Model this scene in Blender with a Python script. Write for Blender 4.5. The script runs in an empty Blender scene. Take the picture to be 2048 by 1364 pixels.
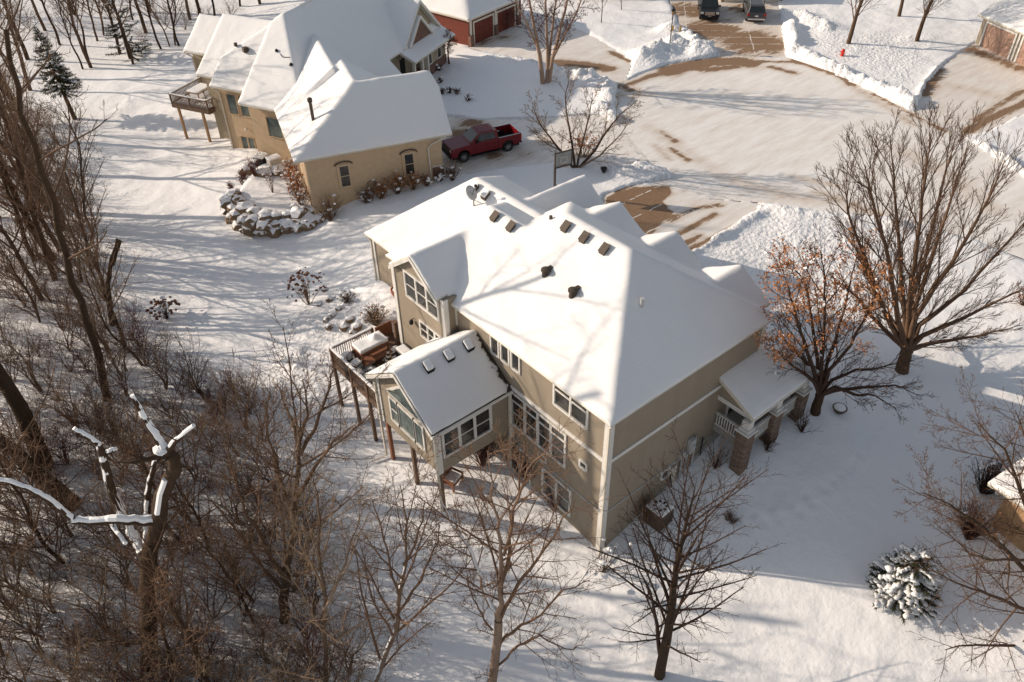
import bpy, bmesh, math, random
import numpy as np
from mathutils import Vector, Matrix
from mathutils.geometry import delaunay_2d_cdt

SC = bpy.context.scene
COL = SC.collection
S = 0.88                     # survey units -> metres, applied to every top-level object at the end
R = math.radians

# ------------------------------------------------------------------ camera
CAM = np.array([-20.396882, -18.090578, 35.382629]); FPX = 1650.0
FW = np.array([0.486638, 0.600186, -0.634792]); RT = np.array([0.768161, -0.640050, -0.016277]); UP = np.array([0.416068, 0.479701, 0.772512])
cd = bpy.data.cameras.new('camera'); cam = bpy.data.objects.new('camera', cd); COL.objects.link(cam)
cd.sensor_width = 36.0; cd.lens = 36 * FPX / 2048; cd.clip_start = 0.5; cd.clip_end = 2500
cam.matrix_world = Matrix(((RT[0], UP[0], -FW[0], CAM[0]*S), (RT[1], UP[1], -FW[1], CAM[1]*S), (RT[2], UP[2], -FW[2], CAM[2]*S), (0, 0, 0, 1)))
SC.camera = cam
# ------------------------------------------------------------------ light
SUN_EL = R(21.8); TOSUN = R(127.5)
w = bpy.data.worlds.new('World'); SC.world = w; w.use_nodes = True
nt = w.node_tree; bg = nt.nodes['Background']; sk = nt.nodes.new('ShaderNodeTexSky')
sk.sky_type = 'NISHITA'; sk.sun_disc = False; sk.sun_elevation = SUN_EL; sk.sun_rotation = R(90) - TOSUN
sk.air_density = 1.0; sk.dust_density = 1.2; sk.ozone_density = 1.0
hs = nt.nodes.new('ShaderNodeHueSaturation'); hs.inputs['Saturation'].default_value = 0.52
nt.links.new(sk.outputs[0], hs.inputs['Color']); nt.links.new(hs.outputs[0], bg.inputs[0]); bg.inputs[1].default_value = 0.115
sl = bpy.data.lights.new('sun', 'SUN'); sl.energy = 4.25; sl.angle = R(0.5); sl.color = (1.0, 0.845, 0.69)
so = bpy.data.objects.new('sun', sl); COL.objects.link(so)
ld = Vector((-math.cos(TOSUN)*math.cos(SUN_EL), -math.sin(TOSUN)*math.cos(SUN_EL), -math.sin(SUN_EL)))
so.rotation_euler = ld.to_track_quat('-Z', 'Y').to_euler(); so.location = (-40, 50, 60)
SC.view_settings.view_transform = 'Standard'; SC.view_settings.look = 'None'; SC.view_settings.gamma = 1
SC.view_settings.exposure = 0.25
SC.render.engine = 'CYCLES'
SC.cycles.max_bounces = 5; SC.cycles.diffuse_bounces = 3; SC.cycles.glossy_bounces = 2; SC.cycles.transparent_max_bounces = 4

# ------------------------------------------------------------------ materials
def mat(name, col, rough=0.8, spec=0.3, metal=0.0):
    m = bpy.data.materials.new(name); m.use_nodes = True; b = m.node_tree.nodes['Principled BSDF']
    b.inputs['Base Color'].default_value = (*col, 1); b.inputs['Roughness'].default_value = rough
    b.inputs['Specular IOR Level'].default_value = spec; b.inputs['Metallic'].default_value = metal
    return m
def nodes(m): return m.node_tree.nodes, m.node_tree.links, m.node_tree.nodes['Principled BSDF']
def N(ns, typ, **kw):
    n = ns.new(typ)
    for k, v in kw.items():
        if k.startswith('i_'): n.inputs[int(k[2:]) if k[2:].isdigit() else k[2:].replace('_', ' ')].default_value = v
        else: setattr(n, k, v)
    return n
def noise(m, scale, detail=4, vec=None, rough=0.55):
    ns, ls, b = nodes(m); n = N(ns, 'ShaderNodeTexNoise'); n.inputs['Scale'].default_value = scale; n.inputs['Detail'].default_value = detail; n.inputs['Roughness'].default_value = rough
    if vec is None:
        vec = ns.new('ShaderNodeTexCoord').outputs['Object']
    ls.new(vec, n.inputs['Vector']); return n.outputs['Fac']
def ramp(m, fac, a, b_, ca=(0, 0, 0), cb=(1, 1, 1)):
    ns, ls, b = nodes(m); r = ns.new('ShaderNodeValToRGB'); e = r.color_ramp.elements
    e[0].position = a; e[1].position = b_; e[0].color = (*ca, 1); e[1].color = (*cb, 1)
    ls.new(fac, r.inputs[0]); return r.outputs[0]
def mixc(m, fac, A, B):
    ns, ls, b = nodes(m); x = ns.new('ShaderNodeMix'); x.data_type = 'RGBA'
    if isinstance(fac, float): x.inputs[0].default_value = fac
    else: ls.new(fac, x.inputs[0])
    for i, c in ((6, A), (7, B)):
        if isinstance(c, tuple): x.inputs[i].default_value = (*c, 1)
        else: ls.new(c, x.inputs[i])
    return x.outputs[2]
def math_(m, op, a, b_=None):
    ns, ls, b = nodes(m); x = ns.new('ShaderNodeMath'); x.operation = op
    for i, c in ((0, a), (1, b_)):
        if c is None: continue
        if isinstance(c, (int, float)): x.inputs[i].default_value = c
        else: ls.new(c, x.inputs[i])
    return x.outputs[0]
def bump(m, h, strength=0.4, dist=0.02, prev=None):
    ns, ls, b = nodes(m); x = ns.new('ShaderNodeBump'); x.inputs['Distance'].default_value = dist
    if isinstance(strength, (int, float)): x.inputs['Strength'].default_value = strength
    else: ls.new(strength, x.inputs['Strength'])
    ls.new(h, x.inputs['Height'])
    if prev is not None: ls.new(prev, x.inputs['Normal'])
    ls.new(x.outputs[0], b.inputs['Normal']); return x.outputs[0]
def attr(m, name):
    ns, ls, b = nodes(m); a = ns.new('ShaderNodeAttribute'); a.attribute_name = name; return a.outputs['Fac']
def base(m, c): m.node_tree.links.new(c, nodes(m)[2].inputs['Base Color'])
def coord(m, sx=1, sy=1, sz=1, rz=0, kind='Object'):
    ns, ls, b = nodes(m); t = ns.new('ShaderNodeTexCoord'); p = ns.new('ShaderNodeMapping')
    p.inputs['Scale'].default_value = (sx, sy, sz); p.inputs['Rotation'].default_value = (0, 0, rz)
    ls.new(t.outputs[kind], p.inputs['Vector']); return p.outputs[0]

SNOWC = (0.87, 0.865, 0.86)
def snow_mat(name, lumps=0.25, fine=0.25, shingle=False, k=1.0):
    m = mat(name, SNOWC, 0.62, 0.25)
    c = mixc(m, noise(m, 0.35, 3), (0.83*k, 0.82*k, 0.805*k), (0.885*k, 0.875*k, 0.86*k)); base(m, c)
    b1 = bump(m, noise(m, 2.2, 5), lumps, 0.12)
    b2 = bump(m, noise(m, 16, 4), fine, 0.03, b1)
    if shingle:
        ns, ls, b = nodes(m); wv = ns.new('ShaderNodeTexWave'); wv.bands_direction = 'Z'; wv.inputs['Scale'].default_value = 1.9; wv.inputs['Distortion'].default_value = 1.2; wv.inputs['Detail'].default_value = 2
        ls.new(coord(m), wv.inputs['Vector']); bump(m, wv.outputs['Fac'], 0.10, 0.03, b2)
    return m
M = {}
M['roof_snow'] = snow_mat('roof_snow', 0.06, 0.14, True, .93)
M['snow'] = snow_mat('snow', 0.3, 0.3)

def ground_mat():
    m = mat('snow_field', SNOWC, 0.6, 0.22)
    ns, ls, b = nodes(m)
    lump = attr(m, 'lump'); lit = attr(m, 'litter'); wood = attr(m, 'woods')
    c = mixc(m, noise(m, 0.16, 3), (0.83, 0.825, 0.82), (0.885, 0.88, 0.875))
    # leaf litter specks and thin grass / twigs showing through
    sp = ramp(m, noise(m, 7.5, 6, rough=0.75), 0.56, 0.66)
    k = math_(m, 'MULTIPLY', sp, lit); k2 = math_(m, 'MINIMUM', math_(m, 'MULTIPLY', k, 1.0), 0.85)
    c = mixc(m, k2, c, (0.13, 0.075, 0.04))
    wsp = ramp(m, noise(m, 4.3, 7, rough=0.8), 0.50, 0.62)
    c = mixc(m, math_(m, 'MULTIPLY', wsp, math_(m, 'MULTIPLY', wood, 0.38)), c, (0.11, 0.07, 0.045))
    base(m, c)
    b0 = bump(m, noise(m, 0.75, 4), 0.30, 0.30)
    b1 = bump(m, noise(m, 3.6, 5), math_(m, 'ADD', math_(m, 'MULTIPLY', lump, 0.75), 0.16), 0.16, b0)
    vo = ns.new('ShaderNodeTexVoronoi'); vo.inputs['Scale'].default_value = 2.6; ls.new(coord(m), vo.inputs['Vector'])
    b2 = bump(m, vo.outputs['Distance'], math_(m, 'MULTIPLY', lump, 0.55), 0.12, b1)
    bump(m, noise(m, 24, 3), 0.22, 0.02, b2)
    return m
M['ground'] = ground_mat()

def pave_mat(name, rz, sx=0.5, sy=2.4, joints=None):
    """brown salted concrete/asphalt under a scraped skin of snow; vertex attribute 'bare' says how much shows"""
    m = mat(name, (0.5, 0.5, 0.5), 0.75, 0.25)
    bare = attr(m, 'bare')
    v = coord(m, sx, sy, 1, rz)
    n1 = noise(m, 0.8, 7, v, 0.65); n2 = noise(m, 3.0, 5, v, 0.7); n3 = noise(m, 9, 4)
    f = math_(m, 'ADD', math_(m, 'MULTIPLY', n1, 0.65), math_(m, 'MULTIPLY', n2, 0.35))
    f = math_(m, 'ADD', f, math_(m, 'SUBTRACT', math_(m, 'MULTIPLY', bare, 0.62), 0.38))
    k = ramp(m, math_(m, 'ADD', f, math_(m, 'MULTIPLY', math_(m, 'SUBTRACT', n3, 0.5), 0.28)), 0.45, 0.53)
    thin = ramp(m, f, 0.06, 0.44)
    sn = mixc(m, thin, (0.82, 0.80, 0.77), (0.60, 0.52, 0.44))
    grd = mixc(m, n3, (0.14, 0.085, 0.048), (0.34, 0.22, 0.135))
    col = mixc(m, k, sn, grd)
    if joints is not None:
        ns, ls, b = nodes(m); br = ns.new('ShaderNodeTexBrick'); br.offset = 0; br.inputs['Scale'].default_value = 1.0; br.inputs['Brick Width'].default_value = 7.0; br.inputs['Row Height'].default_value = 2.1; br.inputs['Mortar Size'].default_value = 0.045
        dn = ns.new('ShaderNodeVectorMath'); dn.operation = 'ADD'; nn = ns.new('ShaderNodeTexNoise'); nn.inputs['Scale'].default_value = 1.2; ls.new(coord(m, 1, 1, 1), nn.inputs['Vector'])
        sc_ = ns.new('ShaderNodeVectorMath'); sc_.operation = 'SCALE'; sc_.inputs['Scale'].default_value = .5; ls.new(nn.outputs['Color'], sc_.inputs[0]); ls.new(coord(m, 1, 1, 1, joints), dn.inputs[0]); ls.new(sc_.outputs[0], dn.inputs[1]); ls.new(dn.outputs[0], br.inputs['Vector'])
        col = mixc(m, math_(m, 'MULTIPLY', br.outputs[1], math_(m, 'GREATER_THAN', noise(m, 1.4, 3), 0.47)), col, (0.72, 0.68, 0.62))
    base(m, col)
    b1 = bump(m, n2, 0.35, 0.06); bump(m, n3, 0.25, 0.02, b1)
    return m

def siding(name, col, lap=5.6, vertical=False, strength=0.5):
    m = mat(name, col, 0.75, 0.2)
    ns, ls, b = nodes(m); wv = ns.new('ShaderNodeTexWave'); wv.wave_profile = 'SAW'; wv.bands_direction = 'Z'
    wv.inputs['Scale'].default_value = lap * 0.5 / 3.14159 * 2; ls.new(coord(m), wv.inputs['Vector'])
    c = mixc(m, noise(m, 1.6, 5), tuple(x*0.86 for x in col), tuple(min(1, x*1.1) for x in col))
    st = ramp(m, noise(m, 1.0, 5, coord(m, 1.3, 1.3, .12)), .35, .75); c = mixc(m, math_(m, 'MULTIPLY', st, 0.30), c, tuple(x*.62 for x in col))
    line = ramp(m, wv.outputs['Fac'], 0.86, 0.98)
    base(m, mixc(m, math_(m, 'MULTIPLY', line, 0.5), c, tuple(x*0.5 for x in col)))
    bump(m, wv.outputs['Fac'], strength, 0.03)
    return m
M['siding'] = siding('tan_siding', (0.31, 0.258, 0.195))
M['siding_red'] = siding('red_siding', (0.17, 0.045, 0.03))
def stucco(name, col):
    m = mat(name, col, 0.9, 0.15)
    c = mixc(m, noise(m, 2.5, 6, rough=0.7), tuple(x*0.72 for x in col), tuple(min(1, x*1.12) for x in col)); base(m, c)
    bump(m, noise(m, 14, 4), 0.5, 0.03); return m
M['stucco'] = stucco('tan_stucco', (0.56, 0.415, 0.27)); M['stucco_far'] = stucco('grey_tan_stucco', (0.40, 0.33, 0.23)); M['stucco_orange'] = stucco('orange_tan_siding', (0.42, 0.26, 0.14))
def rough_paint(name, col, r=0.6, v=0.15, sc=6):
    m = mat(name, col, r, 0.3); base(m, mixc(m, noise(m, sc, 5), tuple(x*(1-v) for x in col), tuple(min(1, x*(1+v)) for x in col))); bump(m, noise(m, 30, 3), 0.1, 0.01); return m
M['trim'] = rough_paint('cream_trim', (0.62, 0.57, 0.48)); M['white'] = rough_paint('white_trim', (0.64, 0.615, 0.57)); M['grey'] = rough_paint('light_grey_metal', (0.45, 0.45, 0.44))
M['shingle'] = rough_paint('brown_shingle', (0.065, 0.05, 0.038), 0.9, 0.4, 9); M['dark'] = rough_paint('black_metal', (0.012, 0.012, 0.013), 0.45)
M['vent'] = rough_paint('brown_vent', (0.085, 0.063, 0.046), 0.6); M['concrete'] = rough_paint('concrete', (0.32, 0.30, 0.27), 0.9)
M['deckwood'] = rough_paint('weathered_deck_wood', (0.145, 0.092, 0.062), 0.8, 0.35, 5); M['lightwood'] = rough_paint('pale_brown_wood', (0.33, 0.20, 0.10), 0.8, 0.3, 5)
M['redwood'] = rough_paint('red_brown_wood', (0.23, 0.10, 0.055), 0.8, 0.25, 5)
M['terracotta'] = rough_paint('terracotta', (0.33, 0.10, 0.045), 0.8)
def glass(name, a, b_, r=0.08):
    m = mat(name, a, r, 0.5)
    base(m, mixc(m, ramp(m, noise(m, 1.1, 3), 0.35, 0.7), a, b_)); bump(m, noise(m, 1.3, 2), 0.08, 0.05); return m
M['glass'] = glass('dark_window_glass', (0.012, 0.014, 0.015), (0.06, 0.055, 0.045)); M['glass_green'] = glass('green_window_glass', (0.035, 0.05, 0.05), (0.13, 0.16, 0.14))
def brick(name, c1, c2, mortar, sc=3.2, bw=0.5, bh=0.16):
    m = mat(name, c1, 0.9, 0.15); ns, ls, b = nodes(m)
    t = ns.new('ShaderNodeTexCoord'); sep = ns.new('ShaderNodeSeparateXYZ'); ls.new(t.outputs['Object'], sep.inputs[0])
    cmb = ns.new('ShaderNodeCombineXYZ'); ls.new(math_(m, 'ADD', sep.outputs[0], sep.outputs[1]), cmb.inputs[0]); ls.new(sep.outputs[2], cmb.inputs[1])
    br = ns.new('ShaderNodeTexBrick'); br.inputs['Scale'].default_value = sc; br.inputs['Brick Width'].default_value = bw*2; br.inputs['Row Height'].default_value = bh*2; br.inputs['Mortar Size'].default_value = 0.025
    br.inputs['Color1'].default_value = (*c1, 1); br.inputs['Color2'].default_value = (*c2, 1); br.inputs['Mortar'].default_value = (*mortar, 1)
    ls.new(cmb.outputs[0], br.inputs['Vector'])
    base(m, mixc(m, math_(m, 'MULTIPLY', noise(m, 5, 3), 0.35), br.outputs[0], (0.30, 0.20, 0.15)))
    bump(m, math_(m, 'SUBTRACT', 1.0, br.outputs[1]), 0.8, 0.05); return m
M['stone'] = brick('brown_ledge_stone', (0.30, 0.215, 0.16), (0.115, 0.092, 0.078), (0.03, 0.025, 0.02), 2.2, .45, .10)
M['redstone'] = brick('reddish_ledge_stone', (0.26, 0.13, 0.095), (0.16, 0.095, 0.075), (0.09, 0.07, 0.06))
def rock_mat():
    m = mat('boulder', (0.2, 0.15, 0.1), 0.9, 0.2); ns, ls, b = nodes(m)
    g = ns.new('ShaderNodeNewGeometry'); sp = ns.new('ShaderNodeSeparateXYZ'); ls.new(g.outputs['Normal'], sp.inputs[0])
    rk = mixc(m, noise(m, 3, 6), (0.10, 0.065, 0.04), (0.33, 0.23, 0.14))
    k = ramp(m, math_(m, 'ADD', sp.outputs[2], math_(m, 'MULTIPLY', noise(m, 3.2, 4), 0.7)), 0.86, 0.94)
    base(m, mixc(m, k, rk, SNOWC)); bump(m, noise(m, 5, 5), 0.5, 0.08); return m
M['rock'] = rock_mat()
def bark(name, a, b_, snow=0.0, sc=5):
    m = mat(name, a, 0.9, 0.15); ns, ls, b = nodes(m)
    c = mixc(m, noise(m, sc, 5), a, b_)
    oi = ns.new('ShaderNodeObjectInfo'); c = mixc(m, math_(m, 'MULTIPLY', oi.outputs['Random'], 0.5), c, tuple(x*0.25 for x in a))
    if snow > 0:
        g = ns.new('ShaderNodeNewGeometry'); sp = ns.new('ShaderNodeSeparateXYZ'); ls.new(g.outputs['Normal'], sp.inputs[0])
        k = ramp(m, math_(m, 'ADD', sp.outputs[2], math_(m, 'MULTIPLY', noise(m, 1.3, 3), 0.8)), 1.22 - snow, 1.30 - snow)
        c = mixc(m, k, c, SNOWC)
    base(m, c); bump(m, noise(m, sc*2.5, 4), 0.5, 0.04); return m
M['bark_dark'] = bark('dark_bark', (0.035, 0.022, 0.014), (0.12, 0.075, 0.045), 0.10)
M['bark_mid'] = bark('brown_bark', (0.07, 0.043, 0.027), (0.19, 0.12, 0.075), 0.12)
M['bark_pink'] = bark('pinkish_birch_bark', (0.24, 0.15, 0.10), (0.60, 0.42, 0.30), 0.15)
M['bark_birch'] = bark('snow_caught_birch_bark', (0.16, 0.10, 0.07), (0.40, 0.29, 0.21), 0.62)
M['twig_dark'] = bark('dark_twigs', (0.045, 0.028, 0.02), (0.11, 0.065, 0.045), 0.0, 2)
M['twig_brown'] = bark('brown_twigs', (0.125, 0.075, 0.048), (0.27, 0.165, 0.105), 0.0, 2)
M['twig_tan'] = bark('tan_twigs', (0.17, 0.115, 0.075), (0.34, 0.24, 0.16), 0.0, 2)
M['twig_red'] = bark('reddish_twigs', (0.11, 0.048, 0.04), (0.22, 0.10, 0.08), 0.0, 2)
M['leaf_orange'] = rough_paint('dry_orange_leaves', (0.40, 0.165, 0.06), 0.8, 0.5, 3); M['leaf_brown'] = rough_paint('dry_brown_leaves', (0.15, 0.065, 0.035), 0.8, 0.5, 3); M['leaf_tan'] = rough_paint('dry_tan_seedheads', (0.36, 0.24, 0.15), 0.8, 0.4, 3)
M['needle'] = rough_paint('spruce_needles', (0.042, 0.045, 0.022), 0.8, 0.5, 4)

# ------------------------------------------------------------------ geometry helpers
class MB:
    def __init__(s): s.v = []; s.f = []; s.m = []
    def add(s, vs, fs, mi=0):
        o = len(s.v); s.v += [tuple(p) for p in vs]; s.f += [tuple(i+o for i in f) for f in fs]; s.m += [mi]*len(fs)
    def box(s, x0, x1, y0, y1, z0, z1, mi=0, fr=None):
        vs = [(x, y, z) for z in (z0, z1) for y in (y0, y1) for x in (x0, x1)]
        if fr: vs = [fr(*p) for p in vs]
        s.add(vs, [(0, 2, 3, 1), (4, 5, 7, 6), (0, 1, 5, 4), (2, 6, 7, 3), (0, 4, 6, 2), (1, 3, 7, 5)], mi)
    def prism(s, poly, z0, z1, mi=0, fr=None):
        n = len(poly); a = [(*p, z0) for p in poly] + [(*p, z1) for p in poly]
        if fr: a = [fr(*p) for p in a]
        s.add(a, [tuple(range(n-1, -1, -1)), tuple(range(n, 2*n))] + [(i, (i+1) % n, n+(i+1) % n, n+i) for i in range(n)], mi)
    def ext(s, poly, a, b, axis, mi=0, fr=None):
        """2D profile poly extruded along axis 'x' (poly=(y,z)) or 'y' (poly=(x,z))"""
        n = len(poly)
        f = (lambda p, t: (t, p[0], p[1])) if axis == 'x' else (lambda p, t: (p[0], t, p[1]))
        vs = [f(p, a) for p in poly] + [f(p, b) for p in poly]
        if fr: vs = [fr(*p) for p in vs]
        s.add(vs, [tuple(range(n-1, -1, -1)), tuple(range(n, 2*n))] + [(i, (i+1) % n, n+(i+1) % n, n+i) for i in range(n)], mi)
    def tube(s, pts, rad, n=6, mi=0, cap=True):
        pts = [Vector(p) for p in pts]; k = len(pts)
        if isinstance(rad, (int, float)): rad = [rad]*k
        prev = None; o = len(s.v)
        for i, p in enumerate(pts):
            d = (pts[min(i+1, k-1)] - pts[max(i-1, 0)])
            if d.length < 1e-9: d = Vector((0, 0, 1))
            d.normalize()
            if prev is None: u = d.orthogonal().normalized()
            else:
                u = prev - d*prev.dot(d)
                u = u.normalized() if u.length > 1e-6 else d.orthogonal().normalized()
            prev = u; v = d.cross(u); r = rad[i]
            for j in range(n):
                a = 2*math.pi*j/n; q = p + (u*math.cos(a) + v*math.sin(a))*r; s.v.append((q.x, q.y, q.z))
        for i in range(k-1):
            for j in range(n):
                a = o+i*n+j; b = o+i*n+(j+1) % n; s.f.append((a, b, b+n, a+n)); s.m.append(mi)
        if cap and n > 2:
            s.f.append(tuple(o+j for j in range(n-1, -1, -1))); s.f.append(tuple(o+(k-1)*n+j for j in range(n))); s.m += [mi, mi]
    def lathe(s, prof, cx, cy, cz=0, n=16, mi=0):
        o = len(s.v)
        for r, z in prof:
            for j in range(n): a = 2*math.pi*j/n; s.v.append((cx+r*math.cos(a), cy+r*math.sin(a), cz+z))
        for i in range(len(prof)-1):
            for j in range(n): a = o+i*n+j; b = o+i*n+(j+1) % n; s.f.append((a, b, b+n, a+n)); s.m.append(mi)
        s.f.append(tuple(o+j for j in range(n-1, -1, -1))); s.f.append(tuple(o+(len(prof)-1)*n+j for j in range(n))); s.m += [mi, mi]
    def ico(s, c, r, sub=1, sq=(1, 1, 1), jit=0.0, rng=random, mi=0):
        b = bmesh.new(); bmesh.ops.create_icosphere(b, subdivisions=sub, radius=1)
        vs = []
        for v in b.verts:
            k = r*(1+jit*(rng.random()-.5)*2); vs.append((c[0]+v.co.x*k*sq[0], c[1]+v.co.y*k*sq[1], c[2]+v.co.z*k*sq[2]))
        s.add(vs, [tuple(v.index for v in f.verts) for f in b.faces], mi); b.free()
    def mesh(s, name, mats, inv=None, smooth=False):
        me = bpy.data.meshes.new(name)
        vs = s.v
        if inv is not None:
            a = np.array(vs, float); m = np.array(inv); vs = (a @ m[:3, :3].T + m[:3, 3]).tolist()
        me.from_pydata(vs, [], s.f)
        if not isinstance(mats, (list, tuple)): mats = [mats]
        for x in mats: me.materials.append(x)
        if len(mats) > 1: me.polygons.foreach_set('material_index', s.m)
        if smooth: me.polygons.foreach_set('use_smooth', [True]*len(me.polygons))
        me.update(); return me

def bevel(o, wd, seg=2):
    b = o.modifiers.new('bevel', 'BEVEL'); b.width = wd; b.segments = seg; b.limit_method = 'ANGLE'; b.angle_limit = R(40)
class Thing:
    """an Empty at the base of a thing; parts are given in world coordinates"""
    def __init__(s, name, label, cat, loc, rz=0, group=None, scale=1):
        s.o = bpy.data.objects.new(name, None); COL.objects.link(s.o); s.o.empty_display_size = 0.3
        s.M = Matrix.Translation(Vector(loc)) @ Matrix.Rotation(rz, 4, 'Z') @ Matrix.Scale(scale, 4); s.inv = s.M.inverted()
        s.o.location = loc; s.o.rotation_euler = (0, 0, rz); s.o.scale = (scale,)*3
        s.o['label'] = label; s.o['category'] = cat
        if group: s.o['group'] = group
    def part(s, name, mb, mats, parent=None, world=True, smooth=False, bev=0, label=None, seg=2):
        o = bpy.data.objects.new(name, mb.mesh(name, mats, s.inv if world else None, smooth)); COL.objects.link(o)
        o.parent = parent or s.o
        if bev: bevel(o, bev, seg)
        if label: o['label'] = label
        return o
def single(name, mb, mats, label, cat, loc=(0, 0, 0), group=None, kind=None, smooth=False, bev=0):
    inv = Matrix.Translation(Vector(loc)).inverted()
    o = bpy.data.objects.new(name, mb.mesh(name, mats, inv, smooth)); COL.objects.link(o); o.location = loc
    if kind: o['kind'] = kind
    if label: o['label'] = label
    if cat: o['category'] = cat
    if group: o['group'] = group
    if bev: bevel(o, bev)
    return o
def copy_tree(o, parent=None):
    c = o.copy(); COL.objects.link(c); c.parent = parent
    for ch in list(o.children): copy_tree(ch, c)
    return c

# ------------------------------------------------------------------ noise + terrain
_rs = np.random.RandomState(7); _T = _rs.rand(256, 256)
def vn(x, y):
    xi = np.floor(x).astype(int); yi = np.floor(y).astype(int); fx = x-xi; fy = y-yi
    fx = fx*fx*(3-2*fx); fy = fy*fy*(3-2*fy)
    a = _T[xi % 256, yi % 256]; b = _T[(xi+1) % 256, yi % 256]; c = _T[xi % 256, (yi+1) % 256]; d = _T[(xi+1) % 256, (yi+1) % 256]
    return (a*(1-fx)+b*fx)*(1-fy)+(c*(1-fx)+d*fx)*fy - 0.5
def fbm(x, y, o=4, g=0.5):
    s = 0; a = 1
    for i in range(o): s = s+a*vn(x*2**i+17.3*i, y*2**i+5.1*i); a *= g
    return s
def ray(px, py):
    d = FW*FPX + RT*(px-1024) - UP*(py-682); return d/np.linalg.norm(d)
def at(px, py, z):
    d = ray(px, py); return CAM + d*((z-CAM[2])/d[2])
# surveyed heights: (photo x, photo y, height)
PTS = [(1202, 1078, -1.2), (1114, 1024, -1.3), (883, 1018, -1.05), (686, 815, -1.1), (834, 970, -1.2), (786, 925, -1.2), (1284, 1022, -.63), (1350, 955, .12), (1439, 868, 1.3),
       (1470, 936, 1.1), (1540, 880, 1.6), (1574, 848, 1.8), (1632, 822, 2.0), (1806, 740, 2.1), (1500, 960, .7), (1400, 1050, -.4), (1330, 1150, -1.3), (1240, 1200, -1.5),
       (1000, 1100, -1.5), (985, 1364, -2.0), (1320, 1350, -1.8), (1600, 1300, -1.3), (1800, 1190, -.3), (1990, 1060, .9), (1900, 950, 1.2), (1750, 950, 1.0), (1700, 1080, .1), (2040, 1300, -.4), (1900, 1320, -.9),
       (1900, 800, 1.9), (2040, 700, 2.2), (1650, 500, 2.2), (1560, 560, 2.1), (1850, 480, 2.3), (1600, 250, 2.3), (1300, 200, 2.3), (1450, 150, 2.3), (1800, 300, 2.3), (1400, 60, 2.35), (1700, 100, 2.6), (1900, 130, 2.4), (2000, 200, 2.3),
       (1150, 180, 2.4), (1200, 330, 2.3), (1280, 420, 2.3), (1100, 280, 2.3), (1000, 340, 2.25), (940, 380, 2.1), (880, 360, 2.0), (760, 400, 1.6), (690, 420, 1.1), (770, 565, 2.0), (795, 600, 1.7), (830, 430, 2.0),
       (700, 500, .6), (650, 600, -.1), (700, 640, .1), (620, 700, -.9), (640, 470, -.1), (560, 480, -.6), (460, 460, -.9), (430, 380, -.9), (500, 300, -.2), (420, 283, -1.0), (373, 273, -1.1), (240, 220, -1.4), (330, 150, -1.2), (560, 560, -1.3), (450, 650, -1.4), (500, 800, -1.5),
       (300, 500, -1.6), (100, 400, -2), (100, 700, -2.2), (250, 1000, -2.3), (500, 1000, -2.0), (50, 1300, -2.6), (400, 1300, -2.5), (700, 1200, -2.1), (50, 100, -2), (300, 20, -1.6), (500, 20, -1.2), (600, 5, -.2),
       (930, 130, 2.3), (1000, 60, 2.3), (1200, 40, 2.4), (1560, 20, 2.5), (1990, 100, 2.4)]
PW = np.array([at(*p) for p in PTS] + [np.array(q, float) for q in
     [(5, 5, 0), (5, 16, 1.5), (10, 8, 1.9), (11, 20, 2.3), (-40, 40, -2.5), (-60, 0, -3), (-30, -40, -3), (30, -40, 0), (80, -30, 2.5), (110, 40, 3), (80, 90, 3), (30, 110, 1.5), (-20, 120, -2), (-70, 90, -3)]])
def _phi(r2): return 0.5*r2*np.log(r2+1e-9)
_d2 = ((PW[:, None, :2]-PW[None, :, :2])**2).sum(-1); _n = len(PW)
_A = np.zeros((_n+3, _n+3)); _A[:_n, :_n] = _phi(_d2) + np.eye(_n)*4.0; _A[:_n, _n] = 1; _A[:_n, _n+1:] = PW[:, :2]; _A[_n, :_n] = 1; _A[_n+1:, :_n] = PW[:, :2].T
_W = np.linalg.solve(_A, np.concatenate([PW[:, 2], [0, 0, 0]]))
def hb(x, y):
    x = np.asarray(x, float); y = np.asarray(y, float); s = _W[_n] + _W[_n+1]*x + _W[_n+2]*y
    for i in range(_n): s = s + _W[i]*_phi((x-PW[i, 0])**2 + (y-PW[i, 1])**2)
    return np.clip(s, -3.2, 3.2)
def poly_px(pts, z=2.3): return np.array([at(a, b, z)[:2] for a, b in pts])
ROAD = poly_px([(1228, 192), (1236, 165), (1330, 127), (1440, 110), (1570, 114), (1665, 145), (1830, 222), (1950, 285), (2048, 350), (2400, 600), (2300, 680), (2048, 515), (1880, 455), (1760, 428), (1640, 418), (1540, 402), (1400, 392), (1345, 352), (1285, 318), (1245, 270)])
DRIVE_MAIN = poly_px([(1205, 388), (1262, 368), (1345, 352), (1400, 392), (1525, 403), (1480, 440), (1392, 500), (1290, 560), (1180, 480)])
DRIVE_TRUCK = poly_px([(880, 225), (960, 236), (1070, 236), (1200, 225), (1245, 255), (1300, 320), (1240, 340), (1120, 320), (1000, 335), (925, 340), (880, 340)])
DRIVE_RED = poly_px([(938, 92), (1010, 30), (1100, 30), (1190, 75), (1265, 120), (1245, 175), (1180, 150), (1100, 138), (1000, 112)])
DRIVE_CARS = poly_px([(1330, -20), (1550, -20), (1565, 60), (1572, 118), (1440, 112), (1400, 85), (1360, 52)])
DRIVE_RIGHT = poly_px([(1830, 222), (1852, 165), (1890, 125), (1950, 85), (2060, 125), (2200, 190), (2200, 260), (2048, 225), (1962, 265), (1925, 270)])
PAVE = [ROAD, DRIVE_MAIN, DRIVE_TRUCK, DRIVE_RED, DRIVE_CARS, DRIVE_RIGHT]
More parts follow.
